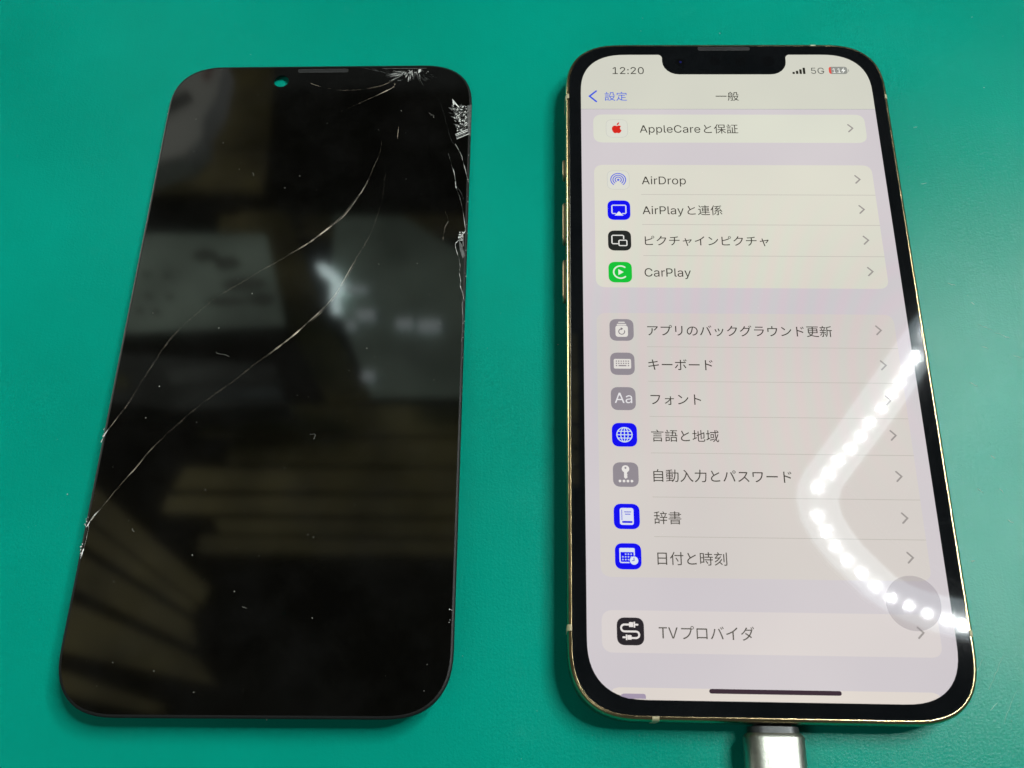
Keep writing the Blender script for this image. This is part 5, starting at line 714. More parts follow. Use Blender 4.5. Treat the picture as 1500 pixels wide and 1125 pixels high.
# glass: flat face with the punched camera hole, rounded rim, thin side
face = flat('front_glass', [inset(po, 0.55), hole[::-1]], 0.0, M_PANEL, disp)
loft('glass_rim', [(inset(po, 0.55), 0.0), (inset(po, 0.22), -0.05), (inset(po, 0.05), -0.18), (po, -0.34), (po, -0.62), (inset(po, 0.1), -0.72)], M_EDGE, disp, False, False)
loft('display_frame', [(inset(po, 0.12), -0.70), (inset(po, 0.10), -1.25), (inset(po, 0.5), -1.4)], M_DARK, disp, False, False)
loft('hole_wall', [(hole, -0.0), (hole, -0.35)], M_DARK, disp, False, False)
flat('backing_plate', [inset(po, 0.5), circle(-9.75, 68.75, 3.2, 28)[::-1]], -1.38, M_STEEL, disp)
bpy.data.objects['backing_plate'].data.flip_normals()
loft('flex_ribbon', [(rr(26, 30, 2, 2, 4, -16, -46), -6.1), (rr(26, 30, 2, 2, 4, -16, -46), -1.42)], M_FLEX, disp)
loft('connector_block', [(rr(14, 6, 1, 2, 3, 14, -62), -6.8), (rr(14, 6, 1, 2, 3, 14, -62), -1.42)], M_DARK, disp)
ss = rr(11.9, 1.05, 0.5, 2.2, 6, -0.1, 71.75)
flat('speaker_slot', [ss], 0.006, plain('slot_dark', (0.008, 0.009, 0.009), 0.6), disp)
flat('slot_rim', [ss, inset(ss, 0.13)], 0.012, plain('slot_rim_grey', (0.035, 0.037, 0.036), 0.5), disp)

WSC = 0.55
def crack(pts, widths, m=M_CRACK, z=0.012, name='crack', twin=0.0, jitter=0.0):
    """thin glint along a fracture: a ridge ribbon of varying width (mm); twin adds a parallel second line"""
    P = [Vector(p) for p in pts]
    # resample smoothly
    Q = []
    for i in range(len(P) - 1):
        p0, p1, p2, p3 = P[max(0, i - 1)], P[i], P[i + 1], P[min(len(P) - 1, i + 2)]
        for k in range(4):
            t = k / 4
            Q.append(0.5 * ((2 * p1) + (p2 - p0) * t + (2 * p0 - 5 * p1 + 4 * p2 - p3) * t * t + (3 * p1 - p0 - 3 * p2 + p3) * t ** 3))
    Q.append(P[-1])
    V = []; F = []
    def wid(t):
        for (a, wa), (b, wb) in zip(widths, widths[1:]):
            if a <= t <= b: return wa + (wb - wa) * (t - a) / (b - a)
        return widths[-1][1]
    ph = random.uniform(0, 6)
    for off in ((0.0,) if not twin else (-twin / 2, twin / 2)):
        base = len(V); n = len(Q)
        for i, q in enumerate(Q):
            t = (Q[min(i + 1, n - 1)] - Q[max(i - 1, 0)]).normalized(); nn = Vector((-t.y, t.x))
            f = i / (n - 1); w = WSC * wid(f) * (1 + random.uniform(-jitter, jitter)) * max(.15, .75 + .5 * math.sin(i * .9 + ph) + .35 * math.sin(i * 2.3 + ph * 3)); c = q + nn * off * (0.3 + 0.7 * math.sin(math.pi * f))
            V += [((c + nn * w / 2).x * MM, (c + nn * w / 2).y * MM, z * MM), (c.x * MM, c.y * MM, (z + w * 0.22) * MM), ((c - nn * w / 2).x * MM, (c - nn * w / 2).y * MM, z * MM)]
        for i in range(n - 1):
            a = base + 3 * i
            F += [(a, a + 3, a + 4, a + 1), (a + 1, a + 4, a + 5, a + 2)]
    return mesh(name, V, F, m, disp)

K = {
    'A1': [(17.02, 67.75), (16.92, 66.73), (14.63, 65.12), (12.03, 63.53), (8.22, 61.35), (5.19, 59.59)],
    'A0': [(16.96, 68.78), (14.18, 67.17), (9.46, 65.99), (4.67, 65.84), (-0.23, 66.92), (-2.74, 67.97)],
    'B': [(15.07, 51.07), (14.84, 47.43), (13.47, 42.73), (12.63, 39.59), (10.94, 35.76), (8.32, 30.92), (5.99, 28.45), (3.67, 26.18), (1.08, 23.76), (-1.93, 21.53), (-5.33, 18.98), (-8.71, 16.63), (-12.7, 13.63), (-17.3, 10.18), (-20.41, 6.77), (-23.45, 3.24), (-25.95, -0.71), (-27.8, -4.91), (-29.5, -8.88), (-31.21, -13.39), (-32.44, -15.76), (-33.76, -18.25), (-34.47, -19.55)],
    'C': [(16.55, 42.34), (16.24, 35.36), (15.38, 30.34), (14.69, 27.34), (13.34, 23.52), (11.7, 19.92), (9.63, 14.87), (8.05, 11.23), (6.29, 8.46), (4.63, 6.36), (2.7, 4.28), (0.8, 2.05), (-1.75, -0.46), (-4.3, -2.79), (-7.46, -5.57), (-10.55, -8.61), (-13.89, -11.47), (-17.29, -14.59), (-20.58, -18.11), (-23.11, -21.0), (-25.55, -24.14), (-27.43, -27.24), (-29.55, -30.3), (-31.6, -33.59), (-33.0, -35.89), (-34.29, -38.04)],
    'Bend': [(-34.28, -19.12), (-34.77, -20.13), (-35.1, -21.28), (-35.34, -22.15)],
    'Cend': [(-33.0, -35.89), (-33.95, -37.1), (-34.5, -38.3), (-34.74, -39.1)],
    'D': [(-34.48, -39.1), (-34.45, -40.55), (-34.51, -42.91), (-34.69, -43.95), (-34.82, -45.25)],
    'S1': [(18.7, 55.31), (18.65, 53.55), (18.62, 51.42)],
    'E1': [(31.84, 49.95), (32.67, 48.23), (33.33, 46.71), (33.68, 45.19), (34.37, 42.57), (34.89, 40.34), (35.22, 39.23)],
    'E2': [(30.39, 47.3), (31.11, 44.46), (31.79, 42.22), (32.18, 39.81), (32.38, 38.15), (33.05, 36.14), (33.72, 33.79), (34.45, 29.51), (34.82, 26.69)],
    'E3': [(32.52, 38.52), (33.49, 36.69), (34.14, 34.87)],
    'E4': [(34.82, 26.69), (33.98, 25.3), (33.14, 23.92), (32.72, 23.41), (32.91, 22.03), (33.57, 19.81), (33.92, 17.77), (33.83, 16.09), (34.18, 14.09), (34.07, 13.1), (34.54, 11.61), (34.72, 10.47)],
    'E5': [(30.21, 31.67), (31.04, 29.53), (30.23, 27.25), (30.05, 24.29)],
    'F1': [(34.22, 12.77), (34.86, 10.47), (34.63, 8.67), (34.89, 4.65), (34.75, -0.09)],
    'G': [(27.1, 63.98), (28.52, 59.95), (29.81, 55.0), (30.88, 51.12), (31.87, 49.19)],
}
crack(K['B'], [(0, .002), (.06, .008), (.13, .012), (.17, .05), (.2, .09), (.23, .03), (.27, .05), (.30, .20), (.33, .05), (.36, .22), (.39, .03), (.44, .012), (.6, .006), (.72, .012), (.85, .006), (1, .03)], twin=0.2)
crack(K['C'], [(0, .001), (.1, .003), (.18, .010), (.25, .05), (.3, .02), (.36, .07), (.42, .04), (.45, .22), (.48, .14), (.51, .03), (.54, .012), (.65, .008), (.78, .009), (.84, .06), (.87, .02), (.93, .008), (1, .04)], twin=0.18)
crack([(p[0] + .25, p[1] - .3) for p in K['C'][5:11]], [(0, .0), (.3, .03), (.6, .008), (.8, .04), (1, 0)], M_CRACK)
crack([(p[0] - .3, p[1] + .2) for p in K['B'][4:8]], [(0, .0), (.4, .04), (.7, .01), (1, 0)], M_CRACK)
crack(K['A1'], [(0, .04), (.2, .16), (.3, .10), (.45, .26), (.55, .05), (.7, .02), (1, .006)], jitter=0.2)
crack(K['A0'], [(0, .05), (.3, .035), (.6, .012), (.8, .012), (.88, .03), (.93, .12), (1, .02)], jitter=0.3)
crack(K['Bend'], [(0, .05), (.2, .22), (.5, .30), (.7, .12), (1, .25)], M_SHARD, jitter=0.3)
crack(K['Cend'], [(0, .05), (.2, .22), (.4, .10), (.6, .35), (.8, .4), (1, .1)], M_SHARD, jitter=0.3)
crack(K['D'], [(0, .2), (.15, .04), (.55, .04), (.65, .4), (.8, .5), (1, .15)], M_SHARD, jitter=0.3)
crack(K['S1'], [(0, .04), (.4, .06), (.7, .09), (1, .03)])
crack(K['E1'], [(0, .1), (.2, .10), (.4, .14), (.5, .03), (.6, .12), (.8, .10), (1, .05)], M_SHARD, jitter=0.5)
crack(K['E2'], [(0, .015), (.15, .02), (.25, .13), (.4, .14), (.5, .22), (.55, .06), (.7, .03), (.85, .10), (1, .10)], M_SHARD, jitter=0.5)
crack(K['E3'], [(0, .03), (.5, .12), (1, .08)], M_SHARD2, jitter=0.5)
crack(K['E4'], [(0, .3), (.08, .14), (.2, .2), (.3, .4), (.36, .1), (.6, .07), (.75, .15), (1, .06)], M_SHARD, jitter=0.5)
crack(K['E5'], [(0, .01), (.5, .025), (1, .015)])
crack(K['F1'], [(0, .07), (.3, .12), (.6, .05), (1, .02)], M_SHARD, jitter=0.5)
crack(K['G'], [(0, .01), (.5, .02), (1, .05)], M_SHARD2)

def shards(name, gen, m, z=0.02):
    V = []; F = []
    for poly in gen:
        b = len(V)
        for (x, y) in poly: V.append((x * MM, y * MM, (z + random.uniform(0, 0.09)) * MM))
        F.append(tuple(range(b, b + len(poly))))
    o = mesh(name, V, F, m, disp)
    for p in o.data.polygons:
        if p.normal.z < 0: p.flip()
    o['kind'] = 'stuff'
    return o
def sliver(x, y, ang, L, w):
    d = Vector((math.cos(ang), math.sin(ang))); n = Vector((-d.y, d.x)); c = Vector((x, y)); k = random.uniform(.3, .7)
    return [tuple(c), tuple(c + d * L * k + n * w / 2), tuple(c + d * L), tuple(c + d * L * k - n * w / 2)]
def chip(x, y, r):
    a0 = random.uniform(0, 6.28); n = random.choice((3, 3, 4))
    return [(x + r * random.uniform(.4, 1.2) * math.cos(a0 + 6.283 * i / n), y + r * random.uniform(.4, 1.2) * math.sin(a0 + 6.283 * i / n)) for i in range(n)]
# impact fan at the top edge
ix, iy = 20.2, 70.9
fan = []; fan2 = []
for i in range(46):                                     # strokes sweeping to the left
    a = math.radians(random.gauss(186, 10)); s = random.uniform(0.6, 3.0)
    (fan if random.random() < .25 else fan2).append(sliver(ix - 0.2 + math.cos(a) * s, iy - .2 + math.sin(a) * s * 0.8, a, random.uniform(1.0, 3.4), random.uniform(.03, .12)))
for i in range(30):                                     # short spikes downward
    x = ix + random.uniform(-1.0, 2.6); a = math.radians(262 + (x - ix) * 9 + random.gauss(0, 7))
    (fan if random.random() < .35 else fan2).append(sliver(x, iy + random.uniform(-.6, .5), a, random.uniform(.5, 2.6) * (.6 if x < ix else 1), random.uniform(.03, .16)))
for i in range(18):                                     # faint spikes to the right and far down
    a = math.radians(random.uniform(292, 345)); s = random.uniform(1.5, 4.2)
    fan2.append(sliver(ix + math.cos(a) * s + 1.2, iy + math.sin(a) * s * .7 + .4, a, random.uniform(.8, 2.8), random.uniform(.02, .06)))
for i in range(60):
    x = ix + random.gauss(0.4, 1.5)
    (fan if random.random() < .45 else fan2).append(chip(x, iy + .1 + random.uniform(-.6, .7), random.uniform(.05, .22)))
fan.append([(ix + 2.3, iy + .9), (ix + 2.9, iy + 1.0), (ix + 2.6, iy + .2), (ix + 2.2, iy - .2)])
fan.append([(ix + .1, iy + .1), (ix + .8, iy + .5), (ix + .6, iy + .05)])
for i in range(14):
    fan2.append(sliver(ix + random.uniform(-9, -3), 72.0 + random.uniform(-1.8, .0), math.radians(random.uniform(145, 165)), random.uniform(1.0, 3.0), random.uniform(.02, .07)))
fan2.append([(ix - 6.5, 72.15), (ix + 4, 72.12), (ix + 4.2, 72.22), (ix - 6.2, 72.25)])
for i in range(1, 12):                                  # broken rim of the little conchoidal bowl
    if i in (4, 8): continue
    a = 2 * math.pi * i / 13; b = 2 * math.pi * (i + .9) / 13; k = random.uniform(.8, .93)
    fan2.append([(18.0 + .95 * math.cos(a), 69.5 + 1.1 * math.sin(a)), (18.0 + .95 * math.cos(b), 69.5 + 1.1 * math.sin(b)), (18.0 + .95 * k * math.cos(b), 69.5 + 1.1 * k * math.sin(b)), (18.0 + .95 * k * math.cos(a), 69.5 + 1.1 * k * math.sin(a))])
shards('shattered_glass', fan, M_SHARD); shards('shattered_glass', fan2, M_SHARD2, 0.012)
# crushed patch on the right edge
pat = []; pat2 = []
for i in range(170):
    y = random.uniform(53.4, 60.8); x = random.uniform(30.9 + 0.10 * (61 - y), 34.2)
    if y < 56.2 and x < 32.6 and random.random() < .85: continue
    (pat if random.random() < .42 else pat2).append(chip(x, y, random.uniform(.06, .34)))
for i in range(60):
    y = random.uniform(53.6, 60.6); x = random.uniform(31.2, 34.0)
    if y < 56 and x < 32.4 and random.random() < .5: continue
    (pat if random.random() < .45 else pat2).append(sliver(x, y, math.radians(random.choice((30, 45, 75, 120, 150, -25)) + random.uniform(-15, 15)), random.uniform(.5, 1.7), random.uniform(.04, .18)))
for i in range(4):                                      # parallel steps below it
    x0, y0 = 31.7 + i * .12, 52.7 - i * .42
    pat.append([(x0, y0), (x0 + .15, y0 - .16), (x0 + 2.9, y0 + 1.25), (x0 + 2.75, y0 + 1.45)]) if i != 2 else pat2.append([(x0, y0), (x0 + .1, y0 - .2), (x0 + 2.2, y0 + .9), (x0 + 2.1, y0 + 1.2)])
pat += [[(30.7, 62.9), (31.0, 60.9), (31.6, 61.7)], [(31.1, 61.7), (31.4, 61.9), (32.5, 60.4), (32.2, 60.4)]]
pat2 += [[(34.2, 60.9), (35.2, 61.2), (35.25, 58.6), (34.4, 59)], [(34.3, 58.8), (35.2, 58.6), (35.2, 52.0), (34.6, 53)], [(29.9, 60.4), (30.9, 60.2), (30.8, 59.4)]]
shards('shattered_glass', pat, M_SHARD, 0.03); shards('shattered_glass', pat2, M_SHARD2, 0.02)
ch = [chip(33.8 + random.uniform(-.4, .45), 25.4 + random.uniform(-1.2, 1.3), random.uniform(.12, .4)) for _ in range(14)]
shards('shattered_glass', ch, M_SHARD, 0.03)
shards('shattered_glass', [[(33.4, 24.6), (34.2, 23.0), (34.9, 20.4), (34.4, 19.6), (33.7, 22)], [(34.4, 25.8), (34.6, 22.8), (34.35, 22.6), (34.1, 25.4)]], M_SHARD2, 0.02)
ch = [chip(-35.2 + random.uniform(-.1, .35), y, random.uniform(.08, .26)) for y in [random.uniform(-45.4, -42.4) for _ in range(10)] + [random.uniform(-39.2, -37.2) for _ in range(7)] + [random.uniform(-22, -19) for _ in range(5)]]
ch += [chip(35.2 + random.uniform(-.25, .08), random.uniform(-20, 50), random.uniform(.05, .16)) for _ in range(26)] + [chip(34.3 + random.uniform(-.5, .5), random.uniform(-58, -54), random.uniform(.08, .16)) for _ in range(4)]
shards('edge_chips', ch, M_SHARD, 0.02)

# ------------------------------------------------------------------ dust, lint and scratches
def specks(name, n, box, zf, m, rmin, rmax, label, cat):
    V = []; F = []
    for i in range(n):
        x, y = random.uniform(box[0], box[1]), random.uniform(box[2], box[3])
        r = rmin + (rmax - rmin) * random.random() ** 3; b = len(V); a = random.uniform(0, 6.28); k = random.uniform(.4, 1)
        z = zf(x, y)
        V += [((x + r * math.cos(a + t) * (1 if j % 2 else k)) * MM, (y + r * math.sin(a + t) * (1 if j % 2 else k)) * MM, (z + .01) * MM) for j, t in enumerate((0, 1.57, 3.14, 4.71))] + [(x * MM, y * MM, (z + r * .9) * MM)]
        F += [(b, b + 1, b + 4), (b + 1, b + 2, b + 4), (b + 2, b + 3, b + 4), (b + 3, b, b + 4)]
    o = mesh(name, V, F, m); o['kind'] = 'stuff'; o['label'] = label; o['category'] = cat
    return o
def panel_z(x, y): return 4.4 - (y + 0.9) * math.tan(TILT)
specks('dust', 95, (-126, -58, -70, 69), panel_z, M_DUST, .03, .14, 'pale dust specks scattered over the broken black display', 'dust')
specks('dust', 90, (-190, 110, -80, 90), lambda x, y: 0.0, M_DUST, .04, .16, 'tiny pale dust specks scattered over the teal mat', 'dust')
# lint: small curled fibres lying on the broken display
V = []
for i, (fx, fy, L) in enumerate([(-12.5, -3.5, 3.6), (-13.0, 41.5, 1.2), (-26.0, -39.5, 1.0), (-3.5, -54.0, 1.2), (6.5, -21.5, 2.4), (26.6, 57.5, 2.2)]):
    a = random.uniform(0, 6.28); pts = []; x, y = fx, fy
    for k in range(9):
        pts.append((x, y)); a += random.uniform(-.9, .9); x += math.cos(a) * L / 9; y += math.sin(a) * L / 9
    M4 = Matrix.Translation(CD_) @ Matrix.Rotation(RZ, 4, 'Z') @ Matrix.Rotation(-TILT, 4, 'X')
    P3 = [M4 @ Vector((q[0], q[1], .05)) for q in pts]
    o = tube('lint_fibre', P3, 0.016, M_DUST, None, 5)
    V.append(o)
lint = V[0]
bm = bmesh.new()
for o in V: bm.from_mesh(o.data)
bm.to_mesh(lint.data); bm.free()
for o in V[1:]: bpy.data.objects.remove(o)
lint['kind'] = 'stuff'; lint['label'] = 'thin curled lint fibres on the broken black display'; lint['category'] = 'lint'

# scratches in the mat: low raised lips
V = []; F = []
def scratch(x0, y0, x1, y1, w):
    a, b_ = Vector((x0, y0)), Vector((x1, y1)); d = (b_ - a); n = Vector((-d.y, d.x)).normalized(); k = 7; base = len(V)
    for i in range(k + 1):
        f = i / k; c = a + d * f + n * random.uniform(-.12, .12); ww = w * math.sin(math.pi * (f * .9 + .05)) * random.uniform(.5, 1.1)
        V.extend([((c + n * ww / 2).x * MM, (c + n * ww / 2).y * MM, .006 * MM), (c.x * MM, c.y * MM, (.01 + ww * .35) * MM), ((c - n * ww / 2).x * MM, (c - n * ww / 2).y * MM, .006 * MM)])
    for i in range(k):
        q = base + 3 * i
        F.extend([(q, q + 3, q + 4, q + 1), (q + 1, q + 4, q + 5, q + 2)])
scratch(49.9, 6.2, 52.74, 4.81, 0.2)
scratch(53.22, 4.34, 56.05, 2.96, 0.35)
scratch(45.18, 15.77, 46.82, 15.3, 0.25)
scratch(49.31, 11.27, 50.08, 10.8, 0.2)
scratch(43.12, 40.69, 44.5, 40.88, 0.2)
scratch(49.91, 1.21, 51.2, 0.61, 0.2)
scratch(44.12, -29.24, 45.05, -29.91, 0.35)
scratch(48.33, -29.05, 48.95, -30, 0.2)
scratch(48.79, -35.4, 49.73, -35.92, 0.3)
scratch(40.51, -43.52, 41.32, -43.25, 0.25)
scratch(47.88, -22.39, 48.56, -23.08, 0.25)
scratch(39.97, -66.53, 43.66, -60.54, 0.12)
scratch(36.66, -66, 39.88, -61.2, 0.1)
scratch(41.63, -72.29, 45.06, -66.45, 0.12)
scratch(39.62, -70.03, 41.26, -68.84, 0.15)
scratch(43.56, 55.74, 44.51, 55.93, 0.2)
scratch(55.95, -0.74, 57.5, -1.33, 0.15)
scratch(46.12, -6.88, 47.62, -7.76, 0.15)
sc_o = mesh('mat_scratches', V, F, M_SCUFF); sc_o['kind'] = 'stuff'; sc_o['label'] = 'fine pale scratches in the surface of the teal mat'; sc_o['category'] = 'scratches'

# ------------------------------------------------------------------ the bench lamp whose lit ring the phone mirrors
outer = [(814.6, 894.7), (759.8, 828.3), (719.7, 775.0), (656.1, 693.1), (607.7, 629.3), (560.9, 570.0), (529.7, 530.7), (511.6, 499.0), (506.1, 467.2), (512.0, 423.2), (532.5, 377.3), (564.2, 332.6), (596.4, 299.6), (625.6, 267.1), (665.5, 239.1), (700.8, 219.4), (746.5, 201.5), (788.1, 191.4), (841.4, 181.8), (918.7, 177.0), (1019.1, 193.9), (1119.7, 240.8), (1210.4, 321.2), (1270.6, 428.7), (1290.8, 556.0), (1270.6, 683.4), (1210.4, 804.2), (1119.7, 904.6), (1019.1, 971.7), (928.5, 985.0), (868.3, 951.5)]
inner = [(841.4, 804.2), (809.5, 757.1), (782.9, 719.9), (742.6, 666.6), (695.7, 608.3), (658.8, 564.3), (620.2, 517.2), (598.8, 488.9), (590.7, 462.1), (594.1, 432.9), (610.4, 398.4), (631.8, 367.2), (661.0, 334.0), (687.3, 306.5), (717.3, 287.8), (744.3, 277.7), (771.1, 269.8), (802.3, 263.0), (848.1, 255.4), (918.7, 254.2), (995.8, 267.6), (1069.5, 307.7), (1143.1, 375.0), (1190.2, 462.1), (1207.0, 556.0), (1193.5, 656.5), (1146.5, 750.4), (1076.2, 830.8), (1002.5, 884.6), (935.3, 898.0), (895.1, 871.1)]
lamp = empty('ring_lamp', 'white ring lamp hanging right of the mat, mirrored in the lit phone screen', 'lamp', (0.9, 0.53, 1.8))
def ring_mesh(name, rows, m, parent):
    n = len(outer); V = []; F = []
    for f, z in rows:
        for o, i in zip(outer, inner):
            V.append(((o[0] + (i[0] - o[0]) * f - 900) * MM, (o[1] + (i[1] - o[1]) * f - 530) * MM, (z - 420) * MM))
    R = len(rows)
    for r in range(R):
        for k in range(n):
            F.append((r * n + k, r * n + (k + 1) % n, ((r + 1) % R) * n + (k + 1) % n, ((r + 1) % R) * n + k))
    return mesh(name, V, F, m, parent, True)
ring_mesh('diffuser', [(0.0, 424), (0.03, 422), (0.10, 420.4), (0.25, 420), (0.75, 420), (0.90, 420.4), (0.97, 422), (1.0, 424), (1.0, 429), (0.0, 429)], M_TUBE, lamp)
ring_mesh('lamp_housing', [(-0.08, 429.4), (1.08, 429.4), (1.08, 440), (0.8, 446), (0.2, 446), (-0.08, 440)], M_LAMPBODY, lamp)
LED = [(793.8, 792.0), (771.9, 763.9), (752.7, 730.8), (731.1, 703.5), (705.0, 671.1), (675.8, 636.1), (651.9, 604.9), (628.3, 576.7), (599.1, 550.4), (576.0, 521.4), (550.2, 492.4), (542.0, 429.1), (557.2, 397.9), (573.5, 366.5), (593.7, 337.2), (618.5, 310.9), (643.8, 285.1), (673.8, 262.2), (707.0, 246.7), (741.6, 232.2), (777.8, 220.5), (809.5, 210.8)]
# the rest of the loop, evenly spaced
path = [(o[0] * .5 + i[0] * .5, o[1] * .5 + i[1] * .5) for o, i in zip(outer, inner)]
seg = path[18:] + path[:1]
acc = 17.0
for a, b_ in zip(seg, seg[1:]):
    d = math.dist(a, b_)
    while acc < d:
        LED.append((a[0] + (b_[0] - a[0]) * acc / d, a[1] + (b_[1] - a[1]) * acc / d)); acc += 37.0
    acc -= d
bead = None
for x, y in LED:
    if bead is None:
        bead = loft('light_bead', [(circle(0, 0, 2.1, 12), 0.6), (circle(0, 0, 2.1, 12), 0.1), (circle(0, 0, 1.7, 12), -0.4), (circle(0, 0, 1.0, 12), -0.6)][::-1], M_BEAD, lamp)
        o = bead
    else:
        o = bead.copy(); COL.objects.link(o); o.parent = lamp
    o.location = ((x - 900) * MM, (y - 530) * MM, -0.45 * MM)
for x, y in ((-300, 0), (330, 0), (40, 330), (40, -330)):                   # rods up to the ceiling
    tube('hanging_rod', [(x, y, 24), (x * .5, y * .5, 300), (0, 0, 598)], 5, M_LAMPBODY, lamp, 8)

# ------------------------------------------------------------------ what hangs overhead and is mirrored in the black display
def slab(name, quad, z, th, m, parent=None):
    """horizontal board with real thickness from a plan outline in metres"""
    ar = sum(a[0] * b[1] - b[0] * a[1] for a, b in zip(quad, quad[1:] + quad[:1]))
    if ar < 0: quad = quad[::-1]
    return loft(name, [([(x * 1000, y * 1000) for x, y in quad], z * 1000), ([(x * 1000, y * 1000) for x, y in quad], (z + th) * 1000)], m, parent, smooth=False)
ceil = slab('ceiling', [(-2.2, -1.2), (2.2, -1.2), (2.2, 2.4), (-2.2, 2.4)], 2.4, .05, M_WOOD2); ceil['kind'] = 'structure'
rack = empty('overhead_shelf', 'open wooden shelf of spaced slats hanging over the bench, mirrored in the black display', 'shelf', (0, 0, 0))
for y0, y1 in ((0.561, 0.511), (0.501, 0.461), (0.452, 0.416), (0.407, 0.379), (0.370, 0.347), (0.341, 0.317)):
    xs = -.50 - random.uniform(0, .12); k = random.uniform(-.006, .006)
    slab('slat', [(xs, y0 + k), (-.2, y0 - k), (.02, y0), (.02, y1), (-.25, y1 + k), (xs + random.uniform(-.03, .03), y1)], 1.2, .02, M_WOOD, rack)
for q in ([(-0.793, 0.471), (-0.513, 0.262), (-0.521, 0.236), (-0.792, 0.416)], [(-0.792, 0.407), (-0.525, 0.235), (-0.532, 0.223), (-0.79, 0.368)], [(-0.79, 0.348), (-0.529, 0.212), (-0.518, 0.176), (-0.788, 0.291)], [(-0.787, 0.266), (-0.512, 0.161), (-0.479, 0.124), (-0.785, 0.182)], [(-0.785, 0.164), (-0.54, 0.095), (-0.554, 0.084), (-0.784, 0.129)]):
    slab('slat', q, 1.17, .02, M_WOOD, rack)
slab('shelf_board', [(-0.596, 0.979), (-0.507, 0.98), (-0.407, 0.747), (-0.316, 0.603), (-0.39, 0.59), (-0.478, 0.747)], 1.25, .02, M_WOOD, rack)
slab('shelf_board', [(-0.641, 0.992), (-0.102, 0.994), (-0.102, 0.957), (-0.64, 0.955)], 1.28, .02, M_WOOD, rack)
slab('shelf_board', [(-0.839, 1.356), (-0.585, 1.355), (-0.569, 1.136), (-0.832, 1.136)], 1.25, .02, M_WOOD, rack)
slab('shelf_board', [(-0.832, 1.121), (-0.567, 1.122), (-0.566, 1.035), (-0.83, 1.034)], 1.25, .02, M_WOOD, rack)
sheet = empty('notice_sheet', 'white printed notice sheet hanging flat over the bench, mirrored in the black display', 'notice', (-.52, .59, 1.0))
def at(o, *kids):
    for k in kids:
        k.parent = o; k.location = -o.location
p = slab('paper', [(-0.681, 0.747), (-0.45, 0.746), (-0.401, 0.589), (-0.676, 0.572)], 1.0, .001, M_PAPER)
prints = [p]
for cx, cy, rx, ry in ((-0.535, 0.707, 0.022, 0.012), (-0.501, 0.694, 0.02, 0.012), (-0.468, 0.659, 0.035, 0.012), (-0.493, 0.628, 0.03, 0.008), (-0.441, 0.632, 0.02, 0.01), (-0.617, 0.674, 0.006, 0.005), (-0.586, 0.672, 0.006, 0.005), (-0.606, 0.637, 0.006, 0.005), (-0.575, 0.635, 0.006, 0.005), (-0.615, 0.611, 0.006, 0.005), (-0.59, 0.61, 0.006, 0.005)):
    prints.append(flat('print_blot', [[(cx * 1000 + u * 1000 * random.uniform(.75, 1.2), cy * 1000 + v * 1000 * random.uniform(.75, 1.2)) for u, v in circle(0, 0, rx, 14, ry)][::-1]], 999.0, M_PRINT2))
at(sheet, *prints)
for o in prints[1:]: o.data.flip_normals()
dev = empty('desk_appliance', 'white rounded appliance with a dark window over the bench, mirrored in the display corner', 'appliance', (-.56, .82, .9))
d1 = slab('appliance_body', [(-0.649, 1.004), (-0.524, 1.004), (-0.524, 0.928), (-0.538, 0.88), (-0.533, 0.848), (-0.549, 0.816), (-0.642, 0.779)], .9, .05, M_WPLAST)
d2 = slab('dark_window', [(-0.615, 0.907), (-0.569, 0.933), (-0.558, 0.914), (-0.613, 0.87)], .897, .004, M_PRINT)
d3 = slab('red_mark', [(-0.545, 0.992), (-0.537, 0.992), (-0.543, 0.955), (-0.551, 0.959)], .898, .003, plain('dull_red', (.3, .05, .05), .5))
at(dev, d1, d2, d3)
pan = slab('grey_panel', [(-0.376, 0.855), (-0.265, 0.855), (-0.207, 0.813), (-0.102, 0.747), (-0.102, 0.529), (-0.288, 0.527), (-0.372, 0.719)], 1.1, .01, M_PAPER)
pan['label'] = 'grey flat panel over the bench carrying small bright lamps, mirrored in the black display'; pan['category'] = 'panel'
far = empty('spot_lamp', 'small bluish lamp clusters lit under the grey overhead panel', 'lamp', (-.33, .62, 1.09))
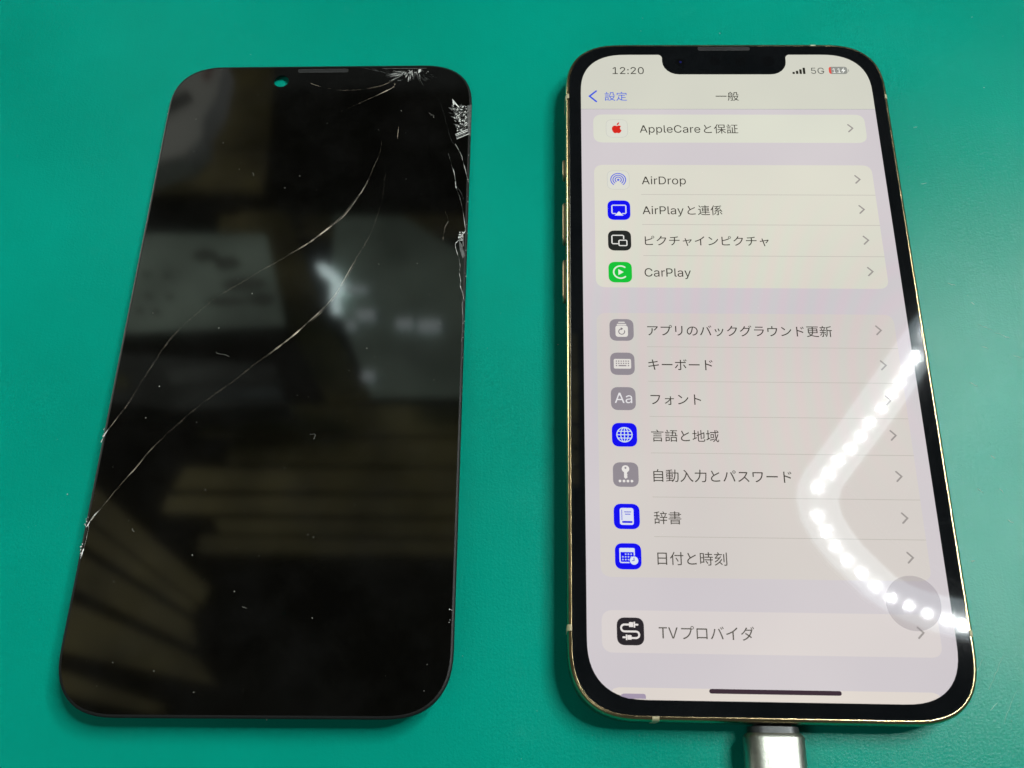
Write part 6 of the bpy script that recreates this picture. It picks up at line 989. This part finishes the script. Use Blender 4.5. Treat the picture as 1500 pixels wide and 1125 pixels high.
kids = [slab('lamp_glow', q, 1.09, .006, M_STRIP) for q in (
    [(-0.395, 0.754), (-0.381, 0.755), (-0.359, 0.737), (-0.366, 0.725), (-0.385, 0.737)],
    [(-0.365, 0.723), (-0.352, 0.731), (-0.346, 0.716), (-0.353, 0.691), (-0.347, 0.667), (-0.359, 0.665), (-0.365, 0.691)])]
kids.append(slab('lamp_glow', [(-0.344, 0.718), (-0.308, 0.712), (-0.308, 0.706), (-0.344, 0.703)], 1.09, .006, M_STRIP2))
for q in ([(-0.325, 0.67), (-0.295, 0.672), (-0.292, 0.655), (-0.318, 0.655)], [(-0.338, 0.65), (-0.323, 0.653), (-0.32, 0.639), (-0.334, 0.637)], [(-0.26, 0.655), (-0.235, 0.656), (-0.234, 0.64), (-0.259, 0.64)], [(-0.227, 0.653), (-0.192, 0.654), (-0.191, 0.636), (-0.225, 0.635)], [(-0.304, 0.564), (-0.286, 0.564), (-0.285, 0.55), (-0.303, 0.55)]):
    kids.append(slab('lamp_glow', q, 1.09, .006, M_STRIP2))
at(far, *kids)

shelf_box = empty('storage_box', 'grey storage box with loose papers over the bench, dimly mirrored beside the cracks', 'box', (-.53, .5, 1.05))
q = [slab('box_body', [(-0.697, 0.573), (-0.424, 0.553), (-0.399, 0.489), (-0.565, 0.479), (-0.696, 0.497)], 1.05, .06, plain('grey_card', (0.10, 0.11, 0.11), 0.7, noise=(14, 0.6))),
     slab('loose_paper', [(-0.586, 0.543), (-0.465, 0.548), (-0.444, 0.525), (-0.565, 0.517)], 1.046, .001, plain('dull_paper', (0.22, 0.24, 0.24), 0.7, noise=(18, 0.4))),
     slab('loose_paper', [(-0.505, 0.509), (-0.414, 0.515), (-0.404, 0.497), (-0.495, 0.495)], 1.046, .001, plain('dull_paper_blue', (0.16, 0.19, 0.21), 0.7, noise=(18, 0.4))),
     slab('loose_paper', [(-0.687, 0.527), (-0.636, 0.532), (-0.626, 0.512), (-0.676, 0.509)], 1.046, .001, plain('olive_paper', (0.16, 0.16, 0.08), 0.7))]
at(shelf_box, *q)
